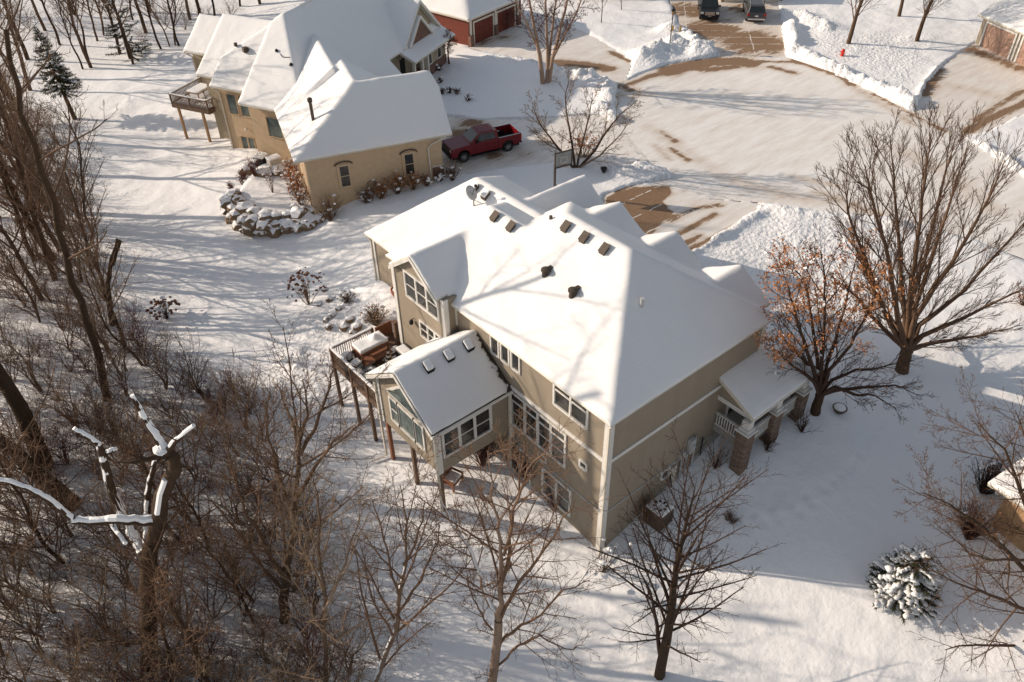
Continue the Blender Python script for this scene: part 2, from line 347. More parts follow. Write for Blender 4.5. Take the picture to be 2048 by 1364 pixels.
def inside(poly, x, y):
    r = np.zeros(np.shape(x), bool); n = len(poly); j = n-1
    for i in range(n):
        xi, yi = poly[i]; xj, yj = poly[j]
        c = ((yi > y) != (yj > y)) & (x < (xj-xi)*(y-yi)/((yj-yi) if abs(yj-yi) > 1e-9 else 1e-9)+xi)
        r ^= c; j = i
    return r
def seg_d(pts, x, y):
    d = np.full(np.shape(x), 1e9)
    for a, b in zip(pts[:-1], pts[1:]):
        ax, ay = a[:2]; bx, by = b[:2]; dx, dy = bx-ax, by-ay; t = np.clip(((x-ax)*dx+(y-ay)*dy)/(dx*dx+dy*dy+1e-9), 0, 1)
        d = np.minimum(d, np.hypot(x-ax-t*dx, y-ay-t*dy))
    return d
# ploughed snow banks: (photo polyline, height, half width)
BED = poly_px([(466, 398), (470, 375), (500, 345), (540, 322), (585, 318), (640, 400), (650, 425), (630, 440), (590, 446), (540, 450), (500, 444), (478, 425)], .4); BEDZ = .75
BANKS = [([(1290, 115), (1350, 92), (1400, 100), (1440, 98)], .85, 1.6), ([(1330, 62), (1370, 66), (1400, 82)], .8, 1.0), ([(1580, 55), (1592, 108), (1640, 130), (1740, 172), (1820, 208)], .7, .9), ([(1560, 30), (1610, 40), (1650, 60)], .5, 1.4),
         ([(1120, 160), (1180, 165), (1215, 180), (1225, 196)], .8, 1.3), ([(985, 118), (1060, 128), (1120, 142)], .35, .9), ([(1180, 320), (1240, 345), (1300, 345), (1345, 343)], .45, .8), ([(1212, 262), (1235, 300), (1275, 330)], .35, .8), ([(1200, 215), (1222, 238)], .5, .8),
         ([(1380, 505), (1470, 455), (1530, 420)], .30, .45), ([(1525, 412), (1600, 425), (1700, 440), (1800, 450)], .30, .7), ([(1955, 292), (2048, 352)], .45, .8), ([(1838, 232), (1840, 190), (1880, 140)], .4, .4),
         ([(600, 640), (640, 655), (690, 650), (720, 665)], .35, .9), ([(590, 700), (600, 740), (640, 790)], .3, 1.0)]
BANKS = [([at(a, b, 2.3 if a > 740 else -.5) for a, b in p], h, wd) for p, h, wd in BANKS]
FOOT = [(1480, 1030), (1510, 1022), (1545, 1012), (1580, 1008), (1612, 995), (1640, 985), (1665, 975), (1692, 955), (1712, 930), (1738, 895), (1752, 880), (1500, 1040), (1560, 1030), (1600, 1022), (1530, 1035), (1625, 1010), (1655, 990), (1680, 965), (1700, 945), (1725, 912)]
FOOT = [at(a, b, .5) for a, b in FOOT] + [at(1640+i*9.5+(4 if i % 2 else -2), 172-i*5.2+(3 if i % 2 else 0), 2.5) for i in range(20)] + [at(1730+i*8, 75+i*3.0+(2 if i % 2 else 0), 2.5) for i in range(14)] + [at(1300+i*9+(i % 3), 1210+i*2.2+(5 if i % 2 else 0), -1) for i in range(0)]
def ground_z(x, y, detail=True):
    x = np.asarray(x, float); y = np.asarray(y, float)
    z = hb(x, y)
    ins = np.zeros(np.shape(x), bool); dmin = np.full(np.shape(x), 1e9)
    for p in PAVE: ins |= inside(p, x, y)
    if detail:
        z = z + 0.16*fbm(x*.3, y*.3, 3) + 0.035*fbm(x*1.3, y*1.3, 3)
    bk = np.zeros(np.shape(x))
    for p, h, wd in BANKS:
        d = seg_d(p, x, y); bk = np.maximum(bk, h*np.exp(-(d/wd)**2)*(1+((1.0*fbm(x*.9, y*.9, 4, .6)+.5*np.abs(fbm(x*2.8+7, y*2.8, 3, .6))) if detail else 0)))
    z = z + np.where(ins, 0, bk)
    pl_ = inside(BED, x, y); db = seg_d(np.vstack([BED, BED[:1]]), x, y); z = np.where(pl_, z+(np.maximum(z, BEDZ)-z)*np.clip(db/.7, 0, 1), z)
    # boulder-edged bed beside the second house and the bed under the deck
    return np.where(ins, hb(x, y)-0.35, z)
def gz(x, y): return float(ground_z(np.array([x]), np.array([y]), False)[0])
def road_z(x, y): return hb(x, y) - 0.13
def G(px, py, lift=0.0):
    z = 0.0
    for _ in range(25):
        p = at(px, py, z); z = 0.5*z + 0.5*gz(p[0], p[1])
    p = at(px, py, z); return np.array([p[0], p[1], z+lift])
def GR(px, py):
    z = 2.0
    for _ in range(12): p = at(px, py, z); z = float(road_z(p[0], p[1]))
    return np.array([p[0], p[1], z])
# ------------------------------------------------------------------ ground
def axis(parts):
    out = []
    for a, b, s in parts: out += list(np.arange(a, b-1e-6, s))
    return np.array(out+[parts[-1][1]])
def poly_fade(poly, x, y, fade):
    d = seg_d(np.vstack([poly, poly[:1]]), x, y); return np.where(inside(poly, x, y), np.clip(d/fade, 0, 1), 0)
def add_attr(me, name, vals):
    a = me.attributes.new(name, 'FLOAT', 'POINT'); a.data.foreach_set('value', np.asarray(vals, np.float32).ravel())
def build_ground():
    xs = axis([(-420, -60, 18), (-60, -24, 1.2), (-24, 32, .2), (32, 95, .42), (95, 150, 3), (150, 500, 25)])
    ys = axis([(-420, -60, 18), (-60, -20, 1.2), (-20, 46, .2), (46, 85, .42), (85, 150, 3), (150, 500, 25)])
    X, Y = np.meshgrid(xs, ys, indexing='ij'); Z = ground_z(X, Y)
    for f in FOOT:
        d2 = (X-f[0])**2+(Y-f[1])**2; Z -= 0.15*np.exp(-d2/.05) - 0.06*np.exp(-d2/.25)
    nx, ny = X.shape
    me = bpy.data.meshes.new('snow_ground'); V = np.stack([X, Y, Z], -1).reshape(-1, 3)
    i = np.arange(nx-1)[:, None]*ny+np.arange(ny-1)[None, :]; F = np.stack([i, i+ny, i+ny+1, i+1], -1).reshape(-1, 4)
    me.vertices.add(len(V)); me.vertices.foreach_set('co', V.ravel()); me.loops.add(F.size); me.polygons.add(len(F))
    me.loops.foreach_set('vertex_index', F.ravel()); me.polygons.foreach_set('loop_start', np.arange(0, F.size, 4)); me.polygons.foreach_set('loop_total', np.full(len(F), 4))
    me.polygons.foreach_set('use_smooth', np.ones(len(F), bool)); me.update(); me.validate()
    lump = np.zeros_like(X)
    yard = poly_px([(1400, 500), (1530, 418), (1700, 445), (1760, 520), (1700, 640), (1560, 640), (1420, 560)], 2.2)
    lump = np.maximum(lump, .85*poly_fade(yard, X, Y, 1.5))
    for p, h, wd in BANKS: lump = np.maximum(lump, 1.0*np.exp(-(seg_d(p, X, Y)/(wd*1.5))**2))
    for pts, z in (([(560, 640), (740, 620), (790, 700), (720, 860), (620, 780)], 0), ([(1560, 60), (1900, 60), (1840, 190), (1650, 120)], 2.5), ([(1120, 250), (1230, 245), (1340, 340), (1180, 350)], 2.3)):
        lump = np.maximum(lump, .7*poly_fade(poly_px(pts, z), X, Y, 2))
    lit = np.zeros_like(X)
    for pts, z, k in (([(700, 540), (790, 520), (860, 800), (760, 880), (600, 760), (580, 640)], .5, .55), ([(640, 660), (860, 760), (1000, 900), (1130, 1040), (1000, 960), (760, 900)], -1, .85), ([(700, 395), (930, 330), (960, 400), (720, 430)], 2, .5),
                      ([(880, 170), (960, 190), (930, 260), (880, 240)], 2.2, .7), ([(1100, 300), (1260, 290), (1260, 350), (1120, 350)], 2.3, .5), ([(470, 330), (610, 330), (640, 420), (500, 440)], .5, .5), ([(1900, 950), (2048, 900), (2048, 1110), (1900, 1090)], 1, .4), ([(400, 240), (500, 270), (520, 310), (430, 290)], -.5, .5), ([(60, 70), (215, 22), (222, 48), (90, 92)], -1.5, 1.5), ([(330, 30), (480, 10), (480, 70), (340, 80)], -1.2, .7)):
        lit = np.maximum(lit, k*poly_fade(poly_px(pts, z), X, Y, 2))
    wd = poly_px([(-400, -100), (330, -40), (230, 120), (190, 300), (260, 480), (330, 620), (400, 760), (600, 1000), (860, 1364), (800, 1700), (-600, 1700)], -1.5)
    woods = poly_fade(wd, X, Y, 5)
    for n, v in (('lump', lump), ('litter', lit), ('woods', woods)): add_attr(me, n, v)
    me.materials.append(M['ground'])
    o = bpy.data.objects.new('snow_ground', me); COL.objects.link(o); o['kind'] = 'structure'; o['label'] = 'snow covered ground of the yards, lawn and woods'
build_ground()

def pave(name, poly, m, blobs, base_bare, label, step=.5):
    lo = poly.min(0); hi = poly.max(0); bd = []
    for a, b in zip(poly, np.roll(poly, -1, 0)):
        k = max(1, int(np.linalg.norm(b-a)/step)); bd += [tuple(a+(b-a)*t/k) for t in range(k)]
    gx, gy = np.meshgrid(np.arange(lo[0], hi[0], step), np.arange(lo[1], hi[1], step)); gx = gx.ravel(); gy = gy.ravel()
    d = seg_d(np.vstack([poly, poly[:1]]), gx, gy); k = inside(poly, gx, gy) & (d > step*.5)
    vs = [Vector(p) for p in bd] + [Vector((a, b)) for a, b in zip(gx[k], gy[k])]
    n = len(bd); r = delaunay_2d_cdt(vs, [(i, (i+1) % n) for i in range(n)], [], 1, 1e-5)
    P = np.array([tuple(v) for v in r[0]]); z = road_z(P[:, 0], P[:, 1])
    me = bpy.data.meshes.new(name); me.from_pydata(np.column_stack([P, z]).tolist(), [], [tuple(f) for f in r[2]])
    bare = np.full(len(P), base_bare)
    for bl_ in blobs:
        if isinstance(bl_[0], list):
            pts_ = [at(a_, b_, 2.2) for a_, b_ in bl_[0]]
            if bl_[1] == 'poly':
                bare = np.maximum(bare, bl_[2]*np.clip(poly_fade(np.array([p_[:2] for p_ in pts_]), P[:, 0], P[:, 1], .5), 0, 1)); continue
            bare = np.maximum(bare, bl_[2]*np.exp(-(seg_d(pts_, P[:, 0], P[:, 1])/bl_[1])**2)); continue
        px, py, rx, amt = bl_
        c = at(px, py, 2.2); bare = np.maximum(bare, amt*np.exp(-(((P[:, 0]-c[0])**2+(P[:, 1]-c[1])**2)/rx**2)))
    add_attr(me, 'bare', bare); me.materials.append(m)
    if me.polygons[0].normal.z < 0: me.flip_normals()
    o = bpy.data.objects.new(name, me); COL.objects.link(o); o['kind'] = 'structure'; o['label'] = label
pave('road', ROAD, pave_mat('road_snow_a', R(28), .35, 1.7), [([(1338, 143), (1370, 133), (1420, 124), (1480, 122), (1500, 128)], 1.5, 1.0), ([(1400, 140), (1470, 134)], .9, .8), ([(1262, 168), (1300, 152), (1345, 140)], .7, .85), ([(1500, 124), (1590, 126), (1650, 145)], .5, .8), ([(1745, 188), (1830, 232), (1890, 262)], .45, .75), ([(1590, 124), (1640, 138), (1695, 160), (1705, 170)], .75, 1.05), ([(1540, 135), (1590, 148)], .6, .75), ([(1700, 172), (1760, 205), (1830, 250)], .7, .5),
     ([(1238, 172), (1262, 180)], 1.0, .75), ([(1238, 192), (1300, 188)], .7, .5), ([(1322, 262), (1352, 282)], .5, .75), ([(1342, 296), (1375, 318)], .45, .85), ([(1310, 290), (1340, 318)], .4, .6), ([(1300, 255), (1420, 330)], .8, .32), ([(1590, 352), (1680, 372)], .5, .45), ([(1450, 352), (1560, 385), (1640, 400)], .9, .38), ([(1640, 385), (1760, 430)], .8, .55), ([(1800, 300), (1900, 350), (1990, 420)], 1.2, .38)], 0.03, 'plowed cul-de-sac road with packed snow and bare brown patches', .4)
pave('main_driveway', DRIVE_MAIN, pave_mat('drive_snow_b', R(-3), .35, 1.6, R(0)), [([(1208, 392), (1262, 372), (1338, 366), (1352, 385), (1330, 402), (1352, 425), (1318, 455), (1290, 500), (1200, 470)], 'poly', 1.35), ([(1340, 440), (1390, 415), (1440, 408)], .5, .75), ([(1400, 470), (1340, 500)], .5, .9), ([(1352, 470), (1432, 425)], .4, .8), ([(1375, 500), (1470, 452)], .35, .9), ([(1200, 385), (1260, 372)], .5, .9)], 0.10, 'bare brown driveway of the middle house with snow in its joints', .35)
pave('truck_driveway', DRIVE_TRUCK, pave_mat('drive_snow_c', R(-12), .5, 2.0), [(940, 244, 1.6, .9), (915, 262, 1.5, .9), (990, 310, 1.4, .8), (1040, 305, 1.5, .6), (1090, 285, 1.2, .6), (930, 325, 1.2, .55)], 0.05, 'snowy driveway under the red pickup')
pave('red_house_driveway', DRIVE_RED, pave_mat('drive_snow_d', R(-30), .5, 1.6), [(960, 80, 2.5, .7), (1010, 75, 2, .55), ([(1110, 128), (1160, 130), (1215, 138)], 1.3, .95), ([(1220, 105), (1262, 125)], .5, .95)], 0.16, 'half cleared driveway of the red house')
pave('far_driveway', DRIVE_CARS, pave_mat('drive_snow_e', R(47), .4, 1.8, R(47)), [(1500, 85, 5, .95), (1420, 60, 5, .9), (1380, 20, 4, .9), (1490, 20, 4, .7), (1540, 95, 3, .95)], 0.25, 'bare brown driveway under the two dark cars')
pave('right_driveway', DRIVE_RIGHT, pave_mat('drive_snow_f', R(-21), .35, 2.2), [([(1940, 100), (2048, 140)], 1.6, .72), ([(1850, 190), (1880, 140)], .9, .8), ([(1935, 262), (1990, 232), (2060, 200)], .6, 1.0), ([(1945, 240), (2048, 180)], .5, .85), ([(1900, 170), (1990, 190)], 1.6, .4)], 0.2, 'streaky brown driveway of the far right garage')

# ------------------------------------------------------------------ roofs as height fields
def hfield(vols, step=.12, blur=1, noise_a=.012, frame=None):
    """vols: (x0,x1,y0,y1,[(a,b,c)...]) height = min(planes); union = max. Returns grid + z (nan outside)"""
    x0 = min(v[0] for v in vols); x1 = max(v[1] for v in vols); y0 = min(v[2] for v in vols); y1 = max(v[3] for v in vols)
    xs = np.arange(x0, x1+step*.5, step); ys = np.arange(y0, y1+step*.5, step); X, Y = np.meshgrid(xs, ys, indexing='ij'); Z = np.full(X.shape, -1e3)
    for a, b, c, d, pl in vols:
        z = np.min([p[0]*X+p[1]*Y+p[2] for p in pl], 0); m = (X > a-step*.5) & (X < b+step*.5) & (Y > c-step*.5) & (Y < d+step*.5); Z = np.maximum(Z, np.where(m, z, -1e3))
    ok = Z > -100
    for _ in range(blur):
        acc = np.where(ok, Z, 0)*2.0; wt = ok*2.0
        for dx, dy in ((1, 0), (-1, 0), (0, 1), (0, -1)):
            zz = np.roll(np.roll(Z, dx, 0), dy, 1); kk = np.roll(np.roll(ok, dx, 0), dy, 1) & (abs(zz-Z) < .35)
            if dx == 1: kk[0] = False
            if dx == -1: kk[-1] = False
            if dy == 1: kk[:, 0] = False
            if dy == -1: kk[:, -1] = False
            # keep the eave edge straight: neighbours are taken in opposite pairs
            acc += np.where(kk, zz, 0); wt += kk
        full = wt > 5.5
        Z = np.where(ok & full, acc/np.maximum(wt, 1), Z)
    if noise_a: Z = Z + noise_a*fbm(X*.8+3, Y*.8, 3)*2
    return X, Y, np.where(ok, Z, np.nan)
def hf_mb(X, Y, Z, frame=None, dz=0.0):
    ok = ~np.isnan(Z); idx = np.full(X.shape, -1); idx[ok] = np.arange(ok.sum())
    V = np.column_stack([X[ok], Y[ok], Z[ok]+dz])
    if frame is not None: V = frame(V)
    a = idx[:-1, :-1]; b = idx[1:, :-1]; c = idx[1:, 1:]; d = idx[:-1, 1:]; q = (a >= 0) & (b >= 0) & (c >= 0) & (d >= 0)
    F = np.column_stack([a[q], b[q], c[q], d[q]])
    mb = MB(); mb.v = [tuple(p) for p in V.tolist()]; mb.f = [tuple(p) for p in F.tolist()]; mb.m = [0]*len(F); return mb
def solid(o, t, rim=0):
    s = o.modifiers.new('thick', 'SOLIDIFY'); s.thickness = t; s.offset = -1; s.material_offset_rim = rim; s.material_offset = 0
def roof(T, vols, frame=None, step=.12, blur=5, thin=None, mats=None, snow_label=None, name='roof'):
    X, Y, Z = hfield(vols, step, blur, .026)
    Zs = Z.copy(); ok = ~np.isnan(Z); er = ok.copy()
    for dz in (.055, .03, .012):
        e2 = er.copy()
        for dx, dy in ((1, 0), (-1, 0), (0, 1), (0, -1)):
            sh = np.roll(np.roll(er, dx, 0), dy, 1)
            if dx == 1: sh[0] = False
            if dx == -1: sh[-1] = False
            if dy == 1: sh[:, 0] = False
            if dy == -1: sh[:, -1] = False
            e2 &= sh
        Zs = Zs - np.where(er & ~e2, dz, 0)*(1+.8*fbm(X*1.7, Y*1.7, 2)); er = e2
    if thin is not None: Zs = Zs - thin(X, Y)
    dk = T.part(name, hf_mb(*hfield(vols, step, 0, 0), frame, -.15), mats or M['trim']); solid(dk, .20)
    sn = T.part('roof_snow', hf_mb(X, Y, Zs, frame), M['roof_snow'], parent=dk, smooth=True); solid(sn, .13)
    return dk
def gable_vols(xa, xb, yc, zt, k, hw, eave, axis_='x'):
    """ridge along x from xa to xb at y=yc"""
    if axis_ == 'x': return (xa, xb, yc-hw, yc+hw, [(0, k, zt-k*yc), (0, -k, zt+k*yc)])
    return (yc-hw, yc+hw, xa, xb, [(k, 0, zt-k*yc), (-k, 0, zt+k*yc)])

# ------------------------------------------------------------------ windows
def window(T, p0, t, n, u0, u1, z0, z1, cols=1, rows=1, transom=0, tr=.13, label=None, gm='glass', trim='white', fr=None, arch=False, mull=.06):
    """p0 point on wall, t tangent, n outward normal (2D)"""
    def P(u, d, z):
        q = (p0[0]+t[0]*u+n[0]*d, p0[1]+t[1]*u+n[1]*d, z); return q
    mb = MB(); f = lambda u, d, z: P(u, d, z)
    def bx(a, b, c, e, d0=-.04, d1=.075): mb.box(a, b, d0, d1, c, e, 0, f)
    bx(u0-tr, u0, z0-tr, z1+tr); bx(u1, u1+tr, z0-tr, z1+tr); bx(u0, u1, z1, z1+tr); bx(u0, u1, z0-tr, z0, -.04, .10)
    zt = z1-transom if transom else z1
    if transom: bx(u0, u1, zt-.05, zt+.05, -.04, .06)
    wd = (u1-u0)/cols
    for i in range(1, cols): bx(u0+wd*i-mull, u0+wd*i+mull, z0, z1, -.04, .065)
    for i in range(cols):
        a = u0+wd*i+(mull if i else 0); b = u0+wd*(i+1)-(mull if i < cols-1 else 0)
        bx(a, a+.035, z0, zt-(.05 if transom else 0), -.04, .045); bx(b-.035, b, z0, zt-(.05 if transom else 0), -.04, .045)
        for r in range(1, rows):
            zz = z0+(zt-z0)*r/rows; bx(a, b, zz-.03, zz+.03, -.04, .05)
    w_ = T.part('window', mb, M[trim], label=label)
    g = MB(); g.box(u0+.01, u1-.01, -.04, .018, z0+.01, z1-.01, 0, f); T.part('pane', g, M[gm], parent=w_)
    return w_

# ================================================================== MIDDLE HOUSE
H = Thing('house', 'large tan house in the middle with a steep snowy hip roof and rear sunroom', 'house', (0, 0, -1.2))
k = .7
volsBA = [(-.35, 12.1, -.35, 15.7, [(k, 0, 8.6+k*.35), (-k, 0, 8.6+k*12.1), (0, .846, 8.6+.846*.35), (0, -.7, 8.6+.7*15.7)]),
          (-.35, 9.15, 5, 18.35, [(k, 0, 8.6+k*.35), (-k, 0, 8.6+k*9.15), (0, -.80, 8.6+.8*18.35)]),
          gable_vols(-1.05, 3.2, 14.45, 10.85, .74, 2.35, 9.1)]
for yc in (2.87, 7.48, 12.0): volsBA.append(gable_vols(9.0, 12.75, yc, 9.97, .6, 2.3, 8.6))
roof(H, volsBA)
volsC = [(2.3, 14.5, 8, 25.7, [(.66, 0, 5.6-.66*2.3), (-.66, 0, 5.6+.66*14.5), (0, -.82, 5.6+.82*25.7)]), gable_vols(9, 15.05, 17.41, 8.85, .79, 4.1, 5.6)]
roof(H, volsC, name='garage_roof')
_g = np.random.RandomState(3)
def thinE(X, Y):
    n1 = fbm(X*6, Y*9, 2)
    return .17*(np.clip((X+.46-.45*n1)/.3, 0, 1)**1.5)*(Y < 10.0)
roof(H, [gable_vols(-5.3, -.0, 10.16, 7.75, .7, 3.1, 5.58)], thin=thinE, name='sunroom_roof', step=.08, mats=M['shingle'])
roof(H, [(8.25, 14.05, -2.5, 4.2, [(0, .5, 5.1+1.25), (-.5, 0, 5.1+.5*14.05), (0, 0, 6.36)])], name='porch_roof')
# walls
sd = MB()
sd.prism([(0, 0), (11.6, 0), (11.6, 15.2), (8.7, 15.2), (8.7, 17.9), (0, 17.9)], 1.72, 8.38)
H.part('upper_wall', sd, M['siding'])
sd = MB(); sd.prism([(-.02, -.02), (11.62, -.02), (11.62, 15.2), (8.7, 15.2), (8.7, 17.9), (-.02, 17.9)], -2.4, 1.70); H.part('lower_wall', sd, M['siding'])
fl = MB(); fl.prism([(-.05, -.05), (11.66, -.05), (11.66, .2), (.2, .2), (.2, 12), (-.05, 12)], 1.69, 1.745); H.part('flashing', fl, M['grey'])
fd = MB(); fd.ext([(3.0, -3), (12, -3), (12, 2.4), (9.4, 2.0), (7.0, .9), (4.2, -.1), (3.0, -.3)], -.06, .1, 'y'); H.part('foundation', fd, M['concrete'])
gw = MB(); gw.prism([(2.65, 8), (14.1, 8), (14.1, 25.3), (2.65, 25.3)], .2, 5.42)
gw.add([(14.5, 13.6, 5.4), (14.5, 21.2, 5.4), (14.5, 17.41, 8.5), (14.2, 13.6, 5.4), (14.2, 21.2, 5.4), (14.2, 17.41, 8.5)], [(0, 1, 2), (3, 5, 4), (0, 3, 4, 1), (0, 2, 5, 3), (1, 4, 5, 2)])
H.part('garage_wall', gw, M['siding'])
for yc in (2.87, 7.48, 12.0):
    q = MB(); q.ext([(yc-2.1, 8.3), (yc+2.1, 8.3), (yc, 9.62)], 11.5, 12.45, 'x'); H.part('gable_wall', q, M['siding'])
bw = MB(); bw.prism([(-.8, 11.85), (.1, 11.85), (.1, 16.9), (-.8, 16.9)], -1.6, 8.95); bw.ext([(12.35, 8.9), (16.55, 8.9), (14.45, 10.5)], -.8, .3, 'x'); H.part('bay_wall', bw, M['siding'])
sw = MB(); sw.prism([(-4.9, 7.4), (.05, 7.4), (.05, 12.9), (-4.9, 12.9)], 2.0, 5.42); sw.ext([(7.45, 5.4), (12.85, 5.4), (10.16, 7.32)], -4.9, -.1, 'x'); H.part('sunroom_wall', sw, M['siding'])
# bands, corner boards
b1 = MB(); b1.box(-.06, 11.7, -.06, .02, 5.42, 5.66); b1.box(-.06, .02, .02, 7.2, 5.42, 5.66); H.part('trim_band', b1, M['white'])
for bb in ((-.07, .26, -.07, .0, -1.5, 8.4), (-.07, .0, .0, .26, -1.5, 8.4), (11.4, 11.68, -.07, .02, 1.8, 8.4), (-.87, -.8, 11.79, 12.05, 2.6, 9), (-.8, -.55, 11.79, 11.86, 2.6, 9.0), (-.87, -.8, 16.66, 16.96, 2.6, 9.0), (-.1, .0, 11.79, 11.85, 7, 8.5), (-4.97, -4.9, 7.33, 7.62, 2.0, 5.4), (-4.9, -4.66, 7.33, 7.4, 2.0, 5.4), (-4.97, -4.9, 12.66, 12.96, 2.0, 5.4), (2.58, 2.65, 25.0, 25.36, 1.2, 5.4), (-.07, 0, 7.1, 7.38, 1.75, 5.42)):
    cb = MB(); cb.box(*bb); H.part('corner_board', cb, M['white'])

# soffits and gable fascia of the bay and the sunroom
for (xa, yc, zt, kk, hw) in ((-1.10, 14.45, 10.62, .74, 2.37), (-5.35, 10.16, 7.52, .7, 3.12)):
    q = MB()
    for s in (-1, 1):
        yo = yc+s*hw; zo = zt-kk*hw
        q.add([(xa, yc, zt+.04), (xa, yo, zo+.04), (xa, yo, zo-.22), (xa, yc, zt-.22), (xa+.07, yc, zt+.04), (xa+.07, yo, zo+.04), (xa+.07, yo, zo-.22), (xa+.07, yc, zt-.22)], [(0, 1, 2, 3), (4, 7, 6, 5), (0, 4, 5, 1), (3, 2, 6, 7), (1, 5, 6, 2)])
    H.part('rake_board', q, M['white'])
for gp in ([(-5.36, 7.0, 5.36), (-.1, 7.0, 5.36)], [(-5.36, 13.3, 5.36), (-1, 13.3, 5.36)]):
    q = MB(); q.tube(gp, .075, 6); H.part('gutter', q, M['white'])
for pts in ([(-.35, -.35, 8.35), (-.16, -.12, 8.1), (-.16, -.12, -.9), (-.5, -.4, -1.12)], [(-5.2, 13.2, 5.3), (-5.02, 12.98, 4.9), (-5.02, 12.98, -1.0), (-5.9, 13.3, -1.2)], [(-5.2, 7.1, 5.3), (-5.05, 7.3, 5.0), (-5.05, 7.28, -.9)], [(-.1, 7.1, 5.3), (-.1, 7.28, 5.0), (-.1, 7.28, -1.1)], [(2.45, 25.5, 5.3), (2.55, 25.36, 5.0), (2.55, 25.36, 1.3)]):
    q = MB(); q.tube(pts, .075, 4); H.part('downspout', q, M['trim'])
# windows
X0 = (0, 0); TY = (0, 1); NX = (-1, 0)
window(H, (0, 0), TY, NX, 1.5, 3.75, 6.85, 8.1, 2, 1, .28, label='double window just under the rear eave')
for u in (6.5, 7.35, 8.2): window(H, (0, 0), TY, NX, u, u+.55, 7.05, 8.1, 1, 1, 0, .10)
window(H, (0, 0), TY, NX, 2.95, 7.1, 2.95, 5.15, 4, 2, .48, label='wide rear window of four panes over four transoms', mull=.085)
window(H, (-.03, 0), TY, NX, 2.4, 4.5, -.5, 1.35, 2, 2, 0)
window(H, (-.03, 0), TY, NX, 5.7, 7.3, -1.15, 1.3, 2, 1, 0)
window(H, (0, 0), TY, NX, 1.35, 1.75, 3.95, 4.3, 1, 1, 0, .10); window(H, (0, 0), TY, NX, 4.4, 4.9, 2.0, 2.3, 1, 1, 0, .1)
window(H, (-.8, 0), TY, NX, 12.45, 15.5, 7.45, 9.05, 3, 2, 0, label='upper bay window of three tall sashes')
window(H, (-.8, 0), TY, NX, 12.3, 14.4, 5.15, 6.15, 3, 2, 0, .1)
window(H, (-4.9, 0), TY, NX, 8.6, 9.3, 3.0, 4.6, 1, 1, 0, gm='glass_green'); window(H, (-4.9, 0), TY, NX, 9.45, 10.85, 3.0, 4.6, 1, 1, 0, gm='glass_green', label='large fixed sunroom pane'); window(H, (-4.9, 0), TY, NX, 11.0, 11.65, 3.0, 4.6, 1, 2, 0, gm='glass_green')
window(H, (0, 7.4), (1, 0), (0, -1), -4.45, -1.4, 3.15, 4.75, 3, 2, 0, label='triple window on the shaded side of the sunroom')
window(H, (0, -.03), (1, 0), (0, -1), 4.42, 4.95, 1.15, 1.6, 1, 1, 0, .09)
# triangular sunroom pane
q = MB(); q.ext([(8.35, 5.0), (12.0, 5.0), (10.16, 6.55)], -4.985, -4.85, 'x'); tw = H.part('gable_window', q, M['white']); q = MB(); q.ext([(8.7, 5.1), (11.65, 5.1), (10.16, 6.35)], -5.0, -4.9, 'x'); H.part('pane', q, M['glass_green'], parent=tw)
# roof vents, pipes
def roof_box(x, y, z, fx, fy, s=.19, m='vent', nm='roof_vent', snow=False):
    q = MB(); c, e = fx, fy
    fr = lambda u, v, w_: (x+u*c-v*e, y+u*e+v*c, z+w_-.06)
    q.add([fr(*p) for p in [(-s, -s, -.25), (s, -s, .1), (s, s, .1), (-s, s, -.25), (-s, -s, .07), (s, -s, .36), (s, s, .36), (-s, s, .07)]], [(0, 3, 2, 1), (4, 5, 6, 7), (0, 1, 5, 4), (1, 2, 6, 5), (2, 3, 7, 6), (3, 0, 4, 7)])
    q.add([fr(*p) for p in [(-s*1.2, -s*1.15, .07), (s*1.1, -s*1.15, .40), (s*1.1, s*1.15, .40), (-s*1.2, s*1.15, .07), (-s*1.2, -s*1.15, .10), (s*1.1, -s*1.15, .44), (s*1.1, s*1.15, .44), (-s*1.2, s*1.15, .10)]], [(0, 3, 2, 1), (4, 5, 6, 7), (0, 1, 5, 4), (1, 2, 6, 5), (2, 3, 7, 6), (3, 0, 4, 7)])
    o = H.part(nm, q, M[m])
    if snow:
        g = MB(); g.add([fr(*p) for p in [(-s*1.15, -s*1.1, .11), (s*1.05, -s*1.1, .45), (s*1.05, s*1.1, .45), (-s*1.15, s*1.1, .11), (-s*1.0, -s, .26), (s*.9, -s, .56), (s*.9, s, .56), (-s*1.0, s, .26)]], [(0, 3, 2, 1), (4, 5, 6, 7), (0, 1, 5, 4), (1, 2, 6, 5), (2, 3, 7, 6), (3, 0, 4, 7)]); H.part('snow_cap', g, M['snow'], parent=o, bev=.06)
for x, y in ((3.95, 13.25), (3.95, 11.85), (5.2, 8.85), (5.2, 7.45), (5.2, 6.0)): roof_box(x, y, 8.845+.7*x, 1, 0)
for x, y in ((7.7, 20.1), (7.7, 18.95)): roof_box(x, y, 5.6+.66*(x-2.3), 1, 0, .22, snow=True)
for x in (-.95, -2.25, -3.55): roof_box(x, 9.55, 7.75-.7*(10.16-9.55)-.02, 0, 1, .21, 'dark', snow=True)
for x, y in ((3.1, 8.0), (3.0, 5.85)):
    q = MB(); z = 8.845+.7*x; q.lathe([(.22, -.2), (.2, .18), (.27, .2), (.26, .3), (.08, .36)], x, y, z, 12); q.box(x+.1, x+.45, y-.12, y+.12, z+.05, z+.3); H.part('fan_vent', q, M['shingle'])
q = MB(); z = 8.6+.846*3.07; q.lathe([(.1, -.2), (.09, .42), (.11, .42), (.11, .46)], 4.6, 2.72, z, 10); H.part('pipe', q, M['grey'])
q = MB(); q.lathe([(.1, -.2), (.09, .45)], 5.3, 10.1, 12.2, 10); H.part('pipe', q, M['vent'])
